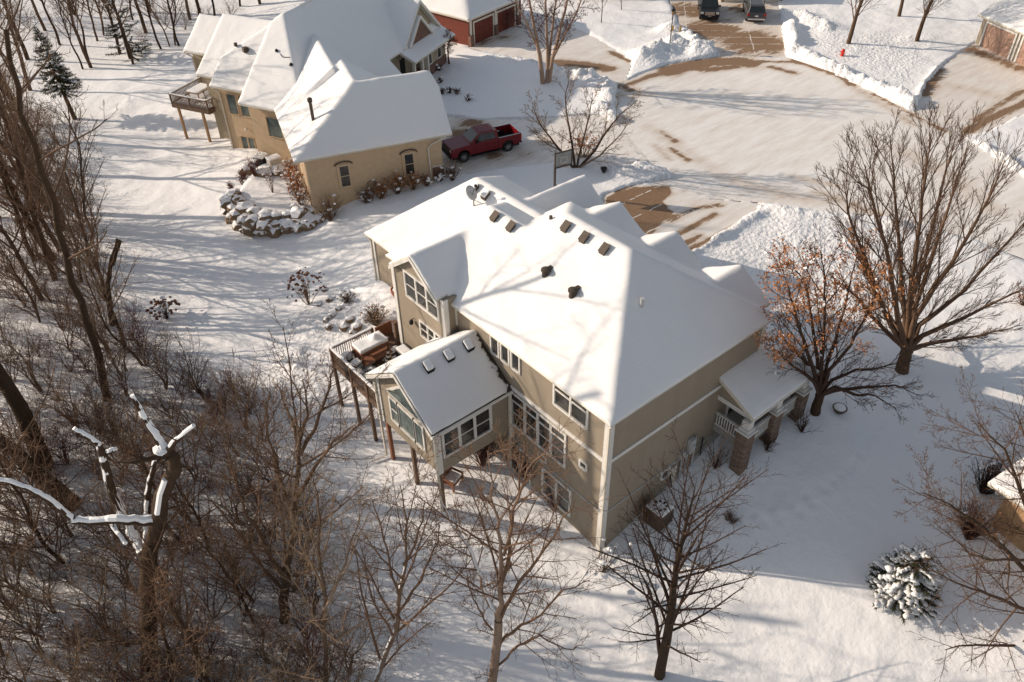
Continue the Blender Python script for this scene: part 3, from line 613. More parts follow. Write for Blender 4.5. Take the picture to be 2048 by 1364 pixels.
# front porch
pm = MB(); pm.box(8.5, 13.9, -2.05, 0, 2.2, 2.62); pm.box(11.66, 13.9, 0, 4, 2.2, 2.62); H.part('porch_floor', pm, M['concrete'])
pb = MB(); pb.box(8.45, 13.85, -2.35, -2.1, 4.55, 4.85); pb.box(8.45, 8.65, -2.1, 0, 4.55, 4.85); H.part('porch_beam', pb, M['white']); pb = MB(); pb.ext([(-2.1, 4.87), (0, 4.87), (0, 5.90)], 8.50, 8.6, 'x'); H.part('porch_gable', pb, M['siding']); pb = MB(); pb.ext([(-2.42, 4.78), (-2.2, 4.78), (.0, 5.85), (0, 6.02)], 8.36, 8.49, 'x'); H.part('porch_rake', pb, M['white'])
for i, x in enumerate((8.38, 10.85, 13.25)):
    q = MB(); q.box(x-.36, x+.36, -2.12-.36, -2.12+.36, -.2 if i == 0 else .6, 3.85); st = H.part('stone_pier', q, M['stone'], bev=.03)
    q = MB(); q.box(x-.44, x+.44, -2.12-.44, -2.12+.44, 3.85, 3.95); H.part('pier_cap', q, M['white'], parent=st)
    q = MB(); q.box(x-.22, x+.22, -2.12-.22, -2.12+.22, 3.95, 4.6); q.box(x-.3, x+.3, -2.42, -1.82, 3.95, 4.1); H.part('porch_post', q, M['white'])
def railing(T, pts, z0, z1, nm, m, step=.16, cap=.07, pick=.025, snow=False):
    q = MB(); s = MB()
    for a, b in zip(pts[:-1], pts[1:]):
        a = Vector(a); b = Vector(b); L = (b-a).length; t = (b-a)/L; n_ = Vector((-t.y, t.x))
        fr = lambda u, v, w_: (a.x+t.x*u+n_.x*v, a.y+t.y*u+n_.y*v, w_)
        q.box(0, L, -cap, cap, z1-.07, z1, 0, fr); q.box(0, L, -.04, .04, z0+.12, z0+.2, 0, fr)
        if snow: s.box(0.02, L-.02, -cap*.95, cap*.95, z1, z1+.09, 0, fr)
        n = int(L/step)
        for i in range(n): u = (i+.5)*L/n; q.box(u-pick, u+pick, -pick, pick, z0+.2, z1-.07, 0, fr)
    o = T.part(nm, q, M[m])
    if snow: T.part('snow_cap', s, M['snow'], parent=o, bev=.03)
    return o
railing(H, [(8.55, -.05), (8.55, -1.75)], 2.55, 3.6, 'porch_railing', 'white'); railing(H, [(8.75, -2.12), (10.5, -2.12)], 2.55, 3.6, 'porch_railing', 'white'); railing(H, [(11.2, -2.12), (12.9, -2.12)], 2.55, 3.6, 'porch_railing', 'white')
q = MB(); q.box(9.6, 11.0, -.05, .03, 2.7, 4.9); H.part('porch_window', q, M['glass']); q = MB(); q.box(9.45, 9.6, -.08, .02, 2.6, 5.05); q.box(11.0, 11.15, -.08, .02, 2.6, 5.05); q.box(9.6, 11.0, -.08, .02, 4.9, 5.05); H.part('porch_window_frame', q, M['white'])
# meters and pipes on the shaded side
q = MB(); q.box(6.35, 6.75, -.28, -.02, 1.9, 2.9); q.box(6.45, 6.65, -.34, -.28, 2.2, 2.5); q.tube([(6.85, -.15, 2.9), (6.85, -.15, .2)], .05, 6); q.tube([(6.3, -.12, 1.9), (6.3, -.12, .2)], .06, 6); H.part('electric_meter', q, M['grey'])
q = MB(); q.box(5.75, 6.05, -.24, -.02, 1.8, 2.3); q.tube([(5.9, -.12, 1.8), (5.9, -.12, .1)], .05, 6); q.tube([(6.05, -.12, 1.8), (6.05, -.12, .1)], .04, 6); H.part('meter_box', q, M['grey'])
q = MB(); q.box(5.25, 5.6, -.1, -.05, -.1, 1.45); H.part('access_panel', q, M['trim'])
q = MB(); q.box(4.95, 5.2, -.2, 0, 1.25, 1.6); H.part('vent_hood', q, M['trim'])
for pp in ([(5.05, -.1, 1.3), (5.2, -.25, .1)], [(7.55, -.12, 2.3), (7.55, -.14, .9)]):
    q = MB(); q.tube(pp, .035, 5); H.part('pipe', q, M['dark'])
q = MB(); q.lathe([(.03, 0), (.12, .05), (.14, .25), (.05, .33)], -1.0, 15.15, 5.55, 8); q.tube([(-.82, 15.05, 5.95), (-1.0, 15.05, 6.0), (-1.0, 15.15, 5.88)], .025, 5); H.part('wall_lantern', q, M['dark'])
q = MB(); q.box(2.56, 2.66, 20.6, 21.3, 3.1, 3.9); q.box(2.5, 2.57, 20.55, 20.7, 3.0, 3.95); q.box(2.5, 2.57, 21.2, 21.35, 3.0, 3.95); H.part('wall_rack', q, M['redwood'])
# sunroom posts and deck
for x, y in ((-4.8, 7.5), (-4.8, 10.1), (-4.8, 12.6), (-1.5, 12.6)):
    q = MB(); q.box(x-.1, x+.1, y-.1, y+.1, -2.0, 2.0); H.part('sunroom_post', q, M['redwood'] if y > 12 else M['deckwood'])
q = MB(); q.box(-4.7, 0, 7.6, 12.7, 1.86, 1.99); H.part('sunroom_underside', q, M['deckwood'])

D = Thing('deck', 'raised wooden deck with snow topped railing behind the middle house', 'deck', (-2.5, 15.5, -1.2))
q = MB()
for i in range(41):
    y = 13.0+i*.135; q.box(-4.75, -.9 if y < 16.9 else -.1, y, y+.12, 2.52, 2.60)
D.part('deck_boards', q, M['deckwood'])
q = MB(); q.box(-4.75, -.95, 13.15, 18.3, 2.6, 2.66); D.part('deck_snow', hf_mb(*(lambda X, Y, Z: (X, Y, np.where((fbm(X*1.1+5, Y*.9, 3) > .16) & (Y > 15), np.nan, Z)))(*hfield([(-4.72, -.92, 13.05, 18.4, [(0, 0, 2.67)])], .08, 0, .012))), M['snow'], smooth=True)
q = MB(); q.box(-4.85, -4.75, 12.9, 18.55, 2.28, 2.58); q.box(-4.75, -.1, 18.45, 18.55, 2.28, 2.58); q.box(-4.6, -.8, 13, 13.15, 2.3, 2.5); q.box(-4.6, -.8, 15.6, 15.75, 2.3, 2.5); D.part('rim_joist', q, M['deckwood'])
for a, b in (((-4.8, 18.5), (-4.8, 16.3)), ((-4.8, 16.3), (-4.8, 14.5)), ((-4.8, 14.5), (-4.8, 12.95)), ((-4.8, 18.5), (-1.9, 18.5))): railing(D, [a, b], 2.5, 3.72, 'railing', 'deckwood', .14, .09, .02, True)
for x, y, z in ((-4.8, 18.5, 3.72), (-4.8, 16.3, 3.72), (-4.8, 14.5, 3.72), (-1.9, 18.5, 3.72), (-.5, 18.3, 2.5)):
    q = MB(); q.box(x-.09, x+.09, y-.09, y+.09, -2.4, z); D.part('deck_post', q, M['deckwood'])
# ================================================================== SECOND HOUSE (upper left)
A2 = R(-18.98); O2 = (4.35, 37.676); P2 = (math.cos(A2), math.sin(A2)); Q2 = (-P2[1], P2[0])
A3 = R(26); O3 = (6.84, 47.22); N3 = (math.cos(A3), math.sin(A3)); E3 = (-N3[1], N3[0])
def fpq(p, q, z): return (O2[0]+P2[0]*p+Q2[0]*q, O2[1]+P2[1]*p+Q2[1]*q, z)
def fne(n, e, z): return (O3[0]+N3[0]*n+E3[0]*e, O3[1]+N3[1]*n+E3[1]*e, z)
def VF(f):
    def g(V):
        o = np.array(V); a = f(V[:, 0], V[:, 1], V[:, 2]); return np.column_stack(a)
    return g
H2 = Thing('house', 'sprawling stucco house at the upper left with stepped snowy roofs and a small deck', 'house', (O2[0], O2[1], 1.0), A2)
ze = 5.95
roof(H2, [(-.85, 12.0, -.4, 8.0, [(.64, 0, ze+.64*.85), (0, .93, ze+.93*.4), (0, -.93, ze+.93*8.0), (-2.4, 0, ze+2.4*13.2)]),
          (-.85, 9, 3.8, 8.6, [(.64, 0, ze+.64*.85), (-.64, 0, 9.87+.64*5.3), (0, 3.5, ze-3.5*1.8)]),
          (-.85, 9, 7.4, 16, [(.74, 0, ze+.74*.85), (-.9, 0, 9.84+.9*4.4)])], VF(fpq), mats=M['trim'])
km = .8
roof(H2, [(0.0, 14, -9, 4.1, [(km, 0, ze), (0, -.65, 11.7+.65*3.1), (0, .95, 11.7-.95*3.1)]),
          (5, 24, -2.95, 4.1, [(0, .95, ze+.95*2.95), (0, -.95, 11.7+.95*3.1), (km, 0, ze)])], VF(fne), name='main_roof', mats=M['trim'])
roof(H2, [(2.2, 22, 3.0, 9.1, [(.8, 0, ze-.8*2.2), (0, -.65, 11.7+.65*3.1)])], VF(fne), name='middle_roof', mats=M['trim'])
roof(H2, [(3.9, 14.7, 6, 12.1, [(.75, 0, ze-.75*3.9), (-.75, 0, 9.95+.75*9.3)])], VF(fne), name='rear_roof', mats=M['trim'])
roof(H2, [(8.3, 15.5, 11.5, 17.45, [(.75, 0, ze-.75*8.3), (-.75, 0, 8.55+.75*11.8)])], VF(fne), name='wing_roof', mats=M['trim'])
roof(H2, [(16.8, 24.6, -3.1, 5, [(.95, 0, ze-.95*16.8), (-.95, 0, ze+.95*24.6)])], VF(fne), name='front_roof', mats=M['trim'])
roof(H2, [(17.7, 22.6, -3.3, 1, [(1.0, 0, 5.9-17.7), (-1.0, 0, 5.9+22.6)])], VF(fne), name='entry_gable_roof', mats=M['trim'])
roof(H2, [(16.2, 24.8, -4.6, -2.2, [(0, .45, 5.1+.45*4.6)])], VF(fne), name='entry_eave_roof', mats=M['trim'])
q = MB(); q.prism([(0, 0), (11.1, 0), (11.1, 7.6), (0, 10.5)], .2, 5.72, 0, fpq); H2.part('garage_wall', q, M['stucco'])
q = MB(); q.prism([(10.2, -.06), (11.16, -.06), (11.16, .9), (10.2, .9)], .6, 3.05, 0, fpq); H2.part('stone_base', q, M['redstone'])
q = MB(); q.prism([(10.15, -.1), (11.2, -.1), (11.2, .9), (10.15, .9)], 3.05, 3.14, 0, fpq); H2.part('stone_cap', q, M['trim'])
for pl in ([(.75, -1.5), (13, -1.5), (13, 3.7), (.75, 3.7)], ):
    q = MB(); q.prism(pl, -1.8, 5.74, 0, fne); H2.part('main_wall', q, M['stucco'])
q = MB(); q.prism([(2.8, 3.7), (13, 3.7), (13, 8.7), (2.8, 8.7)], -1.8, 5.74, 0, fne); H2.part('middle_wall', q, M['stucco'])
q = MB(); q.prism([(4.5, 8.7), (13.5, 8.7), (13.5, 11.7), (4.5, 11.7)], -1.8, 5.74, 0, fne); H2.part('rear_wall', q, M['stucco_far'])
q = MB(); q.prism([(8.9, 11.7), (15, 11.7), (15, 17.0), (8.9, 17.0)], -1.8, 5.74, 0, fne); H2.part('wing_wall', q, M['stucco_far'])
q = MB(); q.prism([(8, -2.2), (23.9, -2.2), (23.9, 6), (8, 6)], 1.5, 5.5, 0, fne); H2.part('front_wall', q, M['stucco_far'])
q = MB(); q.prism([(19.6, -3.6), (24.2, -3.6), (24.2, -2), (19.6, -2)], 1.5, 5.1, 0, fne); H2.part('entry_wall', q, M['stucco_far'])
q = MB(); q.prism([(19.55, -3.68), (24.28, -3.68), (24.28, -2), (19.55, -2)], 1.5, 3.0, 0, fne); H2.part('entry_stone_base', q, M['redstone'])
q = MB(); q.add([fne(*p) for p in [(17.2, -2.5, 5.8), (24.2, -2.5, 5.8), (20.7, -2.5, 9.1), (17.2, -2.2, 5.8), (24.2, -2.2, 5.8), (20.7, -2.2, 9.1)]], [(0, 1, 2), (3, 5, 4), (0, 3, 4, 1), (1, 4, 5, 2), (2, 5, 3, 0)]); H2.part('front_gable_wall', q, M['stucco_far'])
q = MB(); q.add([fne(*p) for p in [(18.1, -3.12, 5.8), (22.2, -3.12, 5.8), (20.15, -3.12, 7.8), (18.1, -2.9, 5.8), (22.2, -2.9, 5.8), (20.15, -2.9, 7.8)]], [(0, 1, 2), (3, 5, 4), (0, 3, 4, 1), (1, 4, 5, 2), (2, 5, 3, 0)]); H2.part('entry_gable_face', q, M['redstone'])
for n in (16.6, 18.2, 19.3):
    q = MB(); q.box(n-.14, n+.14, -4.3, -4.02, 1.9, 4.9, 0, fne); H2.part('entry_column', q, M['trim'])
for n in (20.3, 22.4):
    window(H2, fne(0, -3.6, 0)[:2], N3, (-E3[0], -E3[1]), n, n+.8, 3.2, 4.7, 1, 1, 0, .1, trim='trim')
q = MB(); q.box(17.1, 18.0, -2.26, -2.18, 2.0, 4.6, 0, fne); H2.part('entry_door', q, M['dark'])
# windows of the second house
def arch_win(p0, p1, z0, z1):
    w_ = window(H2, O2, P2, (-Q2[0], -Q2[1]), p0, p1, z0, z1, 1, 2, 0, .2, trim='stucco', gm='glass')
    q = MB(); c = (p0+p1)/2; hw = (p1-p0)/2+.34; pts = [fpq(c+hw*math.cos(a), -.09, z1+.12+.30*math.sin(a)) for a in [math.pi*i/10 for i in range(11)]]; q.tube(pts, .055, 5)
    H2.part('arch_moulding', q, M['vent'])
arch_win(2.55, 3.3, 2.85, 4.6); arch_win(7.9, 8.65, 2.85, 4.6)
q = MB()
c = 4.95
q.tube([fpq(c-.4, -.08, 1.6), fpq(c-.42, -.08, 2.5)]+[fpq(c+.42*math.cos(math.pi-math.pi*i/8), -.08, 2.5+.4*math.sin(math.pi*i/8)) for i in range(9)]+[fpq(c+.4, -.08, 1.6)], .022, 5)
for i in range(4): q.tube([fpq(c-.3+.2*i, -.08, 1.6), fpq(c-.25+.17*i, -.08, 2.75)], .012, 4)
for i in range(3): q.tube([fpq(c-.4, -.08, 1.8+.33*i), fpq(c+.4, -.08, 1.95+.33*i)], .012, 4)
tr = single('trellis', q, M['dark'], 'thin arched metal trellis leaning on the stucco garage wall', 'trellis', fpq(c, -.08, 1.6))
q = MB(); q.tube([fpq(11.4, -.35, 5.7), fpq(10.25, -.1, 5.15), fpq(9.95, -.08, 4.9), fpq(10.0, -.08, 2.0), fpq(10.1, -.4, 1.8)], .07, 5); H2.part('downspout', q, M['trim'])
for (n, u0, u1, z0, z1, cs) in ((2.8, 5.0, 6.5, 3.2, 5.1, 1), (2.8, 6.85, 7.9, 3.2, 5.1, 1), (2.8, 5.8, 7.3, -.2, 1.0, 2), (.75, .4, 1.9, 2.9, 4.7, 1)):
    window(H2, fne(n, 0, 0)[:2], E3, (-N3[0], -N3[1]), u0, u1, z0, z1, cs, 1, 0, .06, trim='stucco', gm='glass_green')
q = MB(); q.ico(fne(2.6, 6.3, 1.9), .16, 1); H2.part('wall_light', q, M['white'], smooth=True)
q = MB(); q.tube([fne(2.35, 8.95, 5.6), fne(2.72, 8.6, 5.2), fne(2.72, 8.6, -1.0)], .08, 5); H2.part('downspout', q, M['trim'])
q = MB(); q.tube([fne(8.4, 17.3, 5.6), fne(8.8, 17.0, 5.2), fne(8.8, 17.0, -1.2)], .08, 5); H2.part('downspout', q, M['trim'])
q = MB(); q.tube([fne(2.5, 9.0, -.9), fne(1.0, 10.5, -1.0)], .08, 5); H2.part('drain_pipe', q, M['trim'])
# chimney flue and small roof vents
q = MB(); b_ = fpq(1.55, 3.05, 7.2); q.lathe([(.13, -.6), (.13, 1.75), (.2, 1.78), (.2, 2.05), (.05, 2.15)], b_[0], b_[1], b_[2], 12); H2.part('flue_pipe', q, M['vent'])
for n, e, z, s in ((5.2, 6.6, 8.5, .25), (5.5, 7.9, 8.75, .14)):
    q = MB(); p = fne(n, e, z); q.box(p[0]-s, p[0]+s, p[1]-s, p[1]+s, p[2]-.2, p[2]+s); H2.part('roof_vent', q, M['vent'], bev=.05)
for n, e in ((4.2, 2.2), (3.4, .2)):
    q = MB(); p = fne(n, e, ze+km*n); q.ico((p[0], p[1], p[2]+.05), .2, 1, (1, 1, .8), .3); H2.part('roof_vent', q, M['dark'])
q = MB(); q.tube([fne(4.0, 1.7, 9.22), fne(3.8, 1.3, 9.05), fne(3.9, .6, 9.1)], .03, 4); H2.part('roof_cable', q, M['dark'])
# small deck of the second house
D2 = Thing('deck', 'small raised deck on two tall pale posts at the far end of the stucco house', 'deck', fne(5.5, 13.5, -1.2))
q = MB(); q.box(3.6, 8.85, 11.4, 15.9, 2.3, 2.5, 0, fne); D2.part('deck_floor', q, M['deckwood'])
q = MB(); q.box(3.7, 8.8, 11.5, 15.8, 2.5, 2.6, 0, fne); D2.part('deck_snow', q, M['snow'], bev=.03)
q = MB(); q.box(3.52, 3.62, 11.35, 15.95, 2.15, 2.55, 0, fne); q.box(3.6, 8.0, 15.9, 16.0, 2.15, 2.55, 0, fne); q.box(3.6, 4.4, 11.3, 11.4, 2.15, 2.55, 0, fne); D2.part('rim_joist', q, M['deckwood'])
def w2(n, e): return fne(n, e, 0)[:2]
for a, b in (((3.6, 11.4), (3.6, 13.6)), ((3.6, 13.6), (3.6, 15.9)), ((3.6, 15.9), (8.2, 15.9)), ((3.6, 11.4), (4.5, 11.4))): railing(D2, [w2(*a), w2(*b)], 2.45, 3.5, 'railing', 'deckwood', .17, .08, .028, True)
for n, e in ((3.75, 12.4), (3.75, 15.4)):
    q = MB(); q.box(n-.1, n+.1, e-.1, e+.1, -2.2, 2.3, 0, fne); D2.part('deck_post', q, M['lightwood'])
for n, e in ((3.6, 11.4), (3.6, 13.6), (3.6, 15.9)):
    q = MB(); q.box(n-.07, n+.07, e-.07, e+.07, 2.3, 3.56, 0, fne); D2.part('rail_post', q, M['deckwood'])
def table(loc, rz, label, m, L=2.0, W=1.1, h=.85, snow=.16, cat='table', nm='patio_table'):
    T = Thing(nm, label, cat, loc, rz, None, 1/S)
    q = MB(); q.box(-L/2, L/2, -W/2, W/2, h-.05, h); top = T.part('table_top', q, M[m], world=False, bev=.01)
    q = MB(); q.box(-L/2+.02, L/2-.02, -W/2+.02, W/2-.02, h, h+snow); T.part('snow_cap', q, M['snow'], parent=top, world=False, bev=.07)
    for a in (-1, 1):
        for b in (-1, 1):
            q = MB(); q.box(a*(L/2-.12)-.035, a*(L/2-.12)+.035, b*(W/2-.12)-.035, b*(W/2-.12)+.035, 0, h-.05); T.part('leg', q, M[m], world=False)
    return T
table(fne(5.6, 13.9, 2.55), A3, 'snow covered table on the small deck of the stucco house', 'lightwood', 1.9, 1.3)
def patio_chair(loc, rz, label, m='dark', group=None, cushion=True):
    T = Thing('patio_chair', label, 'chair', loc, rz, group, 1/S)
    q = MB(); q.box(-.27, .27, -.26, .26, .40, .44); T.part('seat', q, M[m], world=False)
    q = MB(); q.box(-.25, .25, -.24, .24, .44, .56); T.part('seat_snow', q, M['snow'], world=False, bev=.05)
    q = MB()
    for s in (-1, 1): q.tube([(s*.27, .27, .4), (s*.27, .36, .98)], .018, 5)
    q.tube([(-.27, .36, .98), (.27, .36, .98)], .018, 5); q.tube([(-.27, .29, .52), (.27, .29, .52)], .014, 5)
    for i in range(-3, 4):
        for s in (-1, 1): a = i*.09; q.tube([(max(-.26, min(.26, a-s*.1)), .30, .55), (max(-.26, min(.26, a+s*.1)), .355, .96)], .008, 4)
    T.part('backrest', q, M[m], world=False)
    for s in (-1, 1):
        q = MB(); q.tube([(s*.28, -.26, .44), (s*.28, -.27, .66), (s*.28, .3, .68)], .017, 5); T.part('armrest', q, M[m], world=False)
    for a in (-1, 1):
        for b in (-1, 1):
            q = MB(); q.tube([(a*.25, b*.24, .42), (a*.27, b*.28, 0)], .016, 5); T.part('leg', q, M[m], world=False)
    return T
patio_chair(fne(6.9, 12.9, 2.55), A3+1.2, 'pale wooden chair behind the snowy table on the small deck', 'lightwood')
patio_chair(fne(5.2, 12.5, 2.55), A3-.5, 'dark metal chair in front of the snowy table on the small deck')

# ================================================================== FAR HOUSES
def simple_house(label, c, az1, L1, az2, L2, z0, zw, pitch, wall, oh=.5, name='house', gable=False):
    """corner c, walls run L1 along az1 and L2 along az2 (perpendicular)"""
    a = R(az1); b = R(az2); f = lambda u, v, z: (c[0]+math.cos(a)*u+math.cos(b)*v, c[1]+math.sin(a)*u+math.sin(b)*v, z)
    T = Thing(name, label, 'house', (c[0], c[1], z0), a)
    q = MB(); q.prism([(0, 0), (L1, 0), (L1, L2), (0, L2)] if (az2-az1) % 360 < 180 else [(0, L2), (L1, L2), (L1, 0), (0, 0)], z0-1.5, zw, 0, f); T.part('wall', q, M[wall])
    e = zw+.25
    pl = [(0, pitch, e+pitch*oh), (0, -pitch, e+pitch*(L2+oh))]
    if not gable: pl += [(pitch, 0, e+pitch*oh), (-pitch, 0, e+pitch*(L1+oh))]
    roof(T, [(-oh, L1+oh, -oh, L2+oh, pl)], VF(f), step=.25, mats=M['trim'])
    return T, f
def overhead_door(T, p, t, n, u0, u1, z0, z1, m, rows=4, cols=4, tm='trim'):
    P = lambda u, d, z: (p[0]+t[0]*u+n[0]*d, p[1]+t[1]*u+n[1]*d, z)
    q = MB(); q.box(u0, u1, -.05, .02, z0, z1, 0, P)
    for r in range(rows):
        for c in range(cols):
            a = u0+(u1-u0)*c/cols; b = u0+(u1-u0)*(c+1)/cols; e = z0+(z1-z0)*r/rows; g = z0+(z1-z0)*(r+1)/rows; q.box(a+.12, b-.12, .02, .045, e+.1, g-.1, 0, P)
    d = T.part('garage_door', q, M[m]); q = MB(); w_ = .2
    q.box(u0-w_, u0, -.03, .09, z0, z1+w_, 0, P); q.box(u1, u1+w_, -.03, .09, z0, z1+w_, 0, P); q.box(u0, u1, -.03, .09, z1, z1+w_, 0, P); T.part('door_frame', q, M[tm]); return d
# red house (az 102 = left wall, az 21 = garage front)
T3, f3 = simple_house('red sided house with a dark garage door at the top behind the stucco house', (34.9, 56.6), 12, 9.5, 102, 14, 2.3, 5.1, .62, 'siding_red')
d1 = R(12); t3 = (math.cos(d1), math.sin(d1)); n3 = (t3[1], -t3[0])
overhead_door(T3, (34.9, 56.6), t3, n3, .9, 4.2, 2.2, 4.5, 'siding_red'); overhead_door(T3, (34.9, 56.6), t3, n3, 5.0, 8.2, 2.2, 4.5, 'siding_red')
for u in (.25, 4.6, 8.8):
    q = MB(); P = lambda a, b, z: (34.9+t3[0]*a+n3[0]*b, 56.6+t3[1]*a+n3[1]*b, z); q.box(u-.28, u+.28, -.1, .3, 1.9, 3.3, 0, P); T3.part('stone_base', q, M['redstone']); q = MB(); q.box(u-.14, u+.14, -.05, .16, 3.3, 5.0, 0, P); T3.part('trim_post', q, M['trim'])
# garage house at the far right
T6, f6 = simple_house('tan garage building with pinkish doors at the far right corner', (76.3, 19.4), -111, 22, -21, 12, 2.3, 5.2, .5, 'siding', gable=True)
d6 = R(-111); t6 = (math.cos(d6), math.sin(d6)); n6 = (t6[1], -t6[0])
M['pink_door'] = rough_paint('pinkish_beige_door', (0.36, 0.225, 0.165))
overhead_door(T6, (76.3, 19.4), t6, n6, .8, 4.7, 2.25, 4.75, 'pink_door', tm='white'); overhead_door(T6, (76.3, 19.4), t6, n6, 5.8, 9.7, 2.25, 4.75, 'pink_door', tm='white')
q = MB(); q.box(5.15, 5.35, 0, .1, 2, 5.3, 0, lambda a, b, z: (76.3+t6[0]*a+n6[0]*b, 19.4+t6[1]*a+n6[1]*b, z)); T6.part('trim_post', q, M['white'])
# house at the top behind the parked cars
T5, f5 = simple_house('tan house cut off by the top edge above the two dark cars', (67.2, 47.2), -43, 7.5, 47, 9, 2.3, 5.0, .5, 'siding')
overhead_door(T5, (67.2, 47.2), (math.cos(R(-43)), math.sin(R(-43))), (math.cos(R(-133)), math.sin(R(-133))), .6, 6.9, 2.3, 4.6, 'trim', 4, 6)
T7, f7 = simple_house('brown house cut off by the top edge behind the tall birch clump', (52, 64.5), -43, 13, 47, 9, 2.3, 5.2, .5, 'siding_red')
# house at the lower right edge
T4, f4 = simple_house('orange tan house cut off at the lower right edge', (15.05, -12.9), -97, 14, -7, 12, .8, 3.75, .45, 'stucco_orange', .75)
q = MB(); q.box(2.3, 2.5, -.06, .0, .2, 3.3, 0, lambda u, v, z: (f4(u, v, z))); T4.part('corner_board', q, M['vent'])

# ================================================================== things on the deck
DZ = 2.66
def grill(): pass
T = Thing('hutch', 'long brown wooden hutch with a thick snow blanket on the deck corner', 'hutch', (-3.0, 17.7, DZ), R(0))
q = MB(); q.box(-3.75, -1.75, 16.75, 17.85, 3.62, 3.70); top = T.part('top_shelf', q, M['redwood'])
X, Y, Z = hfield([(-3.72, -1.78, 16.78, 17.82, [(0, 0, 3.93)])], .06, 0, 0); Z = Z+.3*np.exp(-((X+2.35)**2+(Y-17.35)**2)/.06)+.03*fbm(X*2, Y*2); sn = T.part('snow_cap', hf_mb(X, Y, Z), M['snow'], parent=top, smooth=True); solid(sn, .25)
q = MB(); q.box(-3.7, -1.8, 16.7, 17.8, 3.05, 3.12); T.part('lower_shelf', q, M['redwood']); q = MB(); q.box(-3.7, -1.8, 16.35, 16.7, 3.1, 3.16); T.part('bench_shelf', q, M['redwood'])
for x in (-3.65, -1.85):
    for y in (16.8, 17.75):
        q = MB(); q.box(x-.05, x+.05, y-.05, y+.05, DZ, 3.62); T.part('leg', q, M['redwood'])
T = Thing('patio_umbrella', 'closed black and cream striped umbrella standing on the deck', 'umbrella', (-2.95, 14.85, DZ))
M['stripe'] = mat('striped_canvas', (.5, .5, .5), .9); ns, ls, b = nodes(M['stripe']); wv = ns.new('ShaderNodeTexWave'); wv.bands_direction = 'Z'; wv.inputs['Scale'].default_value = 1.15; wv.inputs['Distortion'].default_value = 1.0; ls.new(coord(M['stripe']), wv.inputs['Vector'])
base(M['stripe'], mixc(M['stripe'], ramp(M['stripe'], wv.outputs['Fac'], .45, .55), (.02, .018, .015), (.62, .56, .45)))
q = MB(); o_ = []
for i in range(15):
    z = 3.0+i*.13; r = .42-.38*(i/14)**1.1; o_.append((r, z-DZ))
n_ = 20; vs = []
for r, z in o_:
    for j in range(n_): a = 2*math.pi*j/n_; rr = r*(1+.16*math.cos(a*8)); vs.append((-2.95+rr*math.cos(a), 14.85+rr*math.sin(a), DZ+z))
q.add(vs, [(i*n_+j, i*n_+(j+1) % n_, (i+1)*n_+(j+1) % n_, (i+1)*n_+j) for i in range(14) for j in range(n_)]+[tuple(14*n_+j for j in range(n_)), tuple(n_-1-j for j in range(n_))]); T.part('canopy', q, M['stripe'], smooth=True)
q = MB(); q.tube([(-2.95, 14.85, DZ), (-2.95, 14.85, 5.0)], .03, 6); T.part('pole', q, M['dark']); q = MB(); q.lathe([(.3, 0), (.3, .08), (.08, .14)], -2.95, 14.85, DZ, 14); T.part('base_plate', q, M['dark'])
patio_chair((-3.85, 15.6, DZ), R(100), 'black lattice back chair beside the striped umbrella', 'dark', None)
patio_chair((-4.1, 16.9, DZ), R(15), 'snow laden chair standing apart in the middle of the deck', 'dark', None)
patio_chair((-4.35, 15.6, DZ), R(185), 'black chair nearest the long deck railing', 'dark', None)
T = Thing('side_table', 'round black side table under snow in the deck corner', 'side table', (-4.2, 17.75, DZ), 0)
q = MB(); q.lathe([(.30, 0), (.36, .45), (.34, .5)], -4.2, 17.75, DZ, 14); T.part('drum', q, M['dark']); q = MB(); q.lathe([(.36, 0), (.38, .1), (.30, .2), (.1, .23)], -4.2, 17.75, DZ+.5, 14); T.part('snow_cap', q, M['snow'], smooth=True)
T = Thing('grill', 'covered black grill against the bay wall on the deck', 'grill', (-1.5, 15.4, DZ), 0)
q = MB(); q.box(-1.85, -1.1, 15.0, 16.1, DZ+.35, DZ+.95); T.part('body', q, M['dark'], bev=.12, seg=3); q = MB(); q.box(-1.8, -1.2, 15.1, 16.0, DZ+.93, DZ+1.03); T.part('snow_cap', q, M['snow'], bev=.05)
for x in (-1.8, -1.15):
    for y in (15.1, 16.0): q = MB(); q.tube([(x, y, DZ), (x, y, DZ+.4)], .03, 5); T.part('leg', q, M['dark'])
single('gate_post', (lambda q: (q.box(-1.0, -.76, 17.2, 17.44, DZ, 4.35), q.box(-1.05, -.71, 17.15, 17.49, 4.35, 4.43), q)[2])(MB()), M['deckwood'], 'square dark wooden post beside the grill by the bay corner', 'post', (-.9, 17.3, DZ))
q = MB(); q.box(-1.6, -.4, 18.6, 18.68, 2.2, 3.5); single('privacy_screen', q, M['redwood'], 'small red brown wooden screen behind the snowy hutch', 'screen', (-1.0, 18.6, 2.2))
# pot by the wall
g = G(795, 592); T = Thing('plant_pot', 'glazed brown plant pot filled with snow beside the left wing wall', 'plant pot', tuple(g)); q = MB(); q.lathe([(.26, 0), (.42, .35), (.40, .55), (.44, .6), (.36, .6), (.36, .5)], g[0], g[1], g[2], 18); T.part('pot', q, M['terracotta'], smooth=True)
q = MB(); q.lathe([(.36, .5), (.3, .56), (.1, .6)], g[0], g[1], g[2], 14); T.part('snow_fill', q, M['snow'], smooth=True)
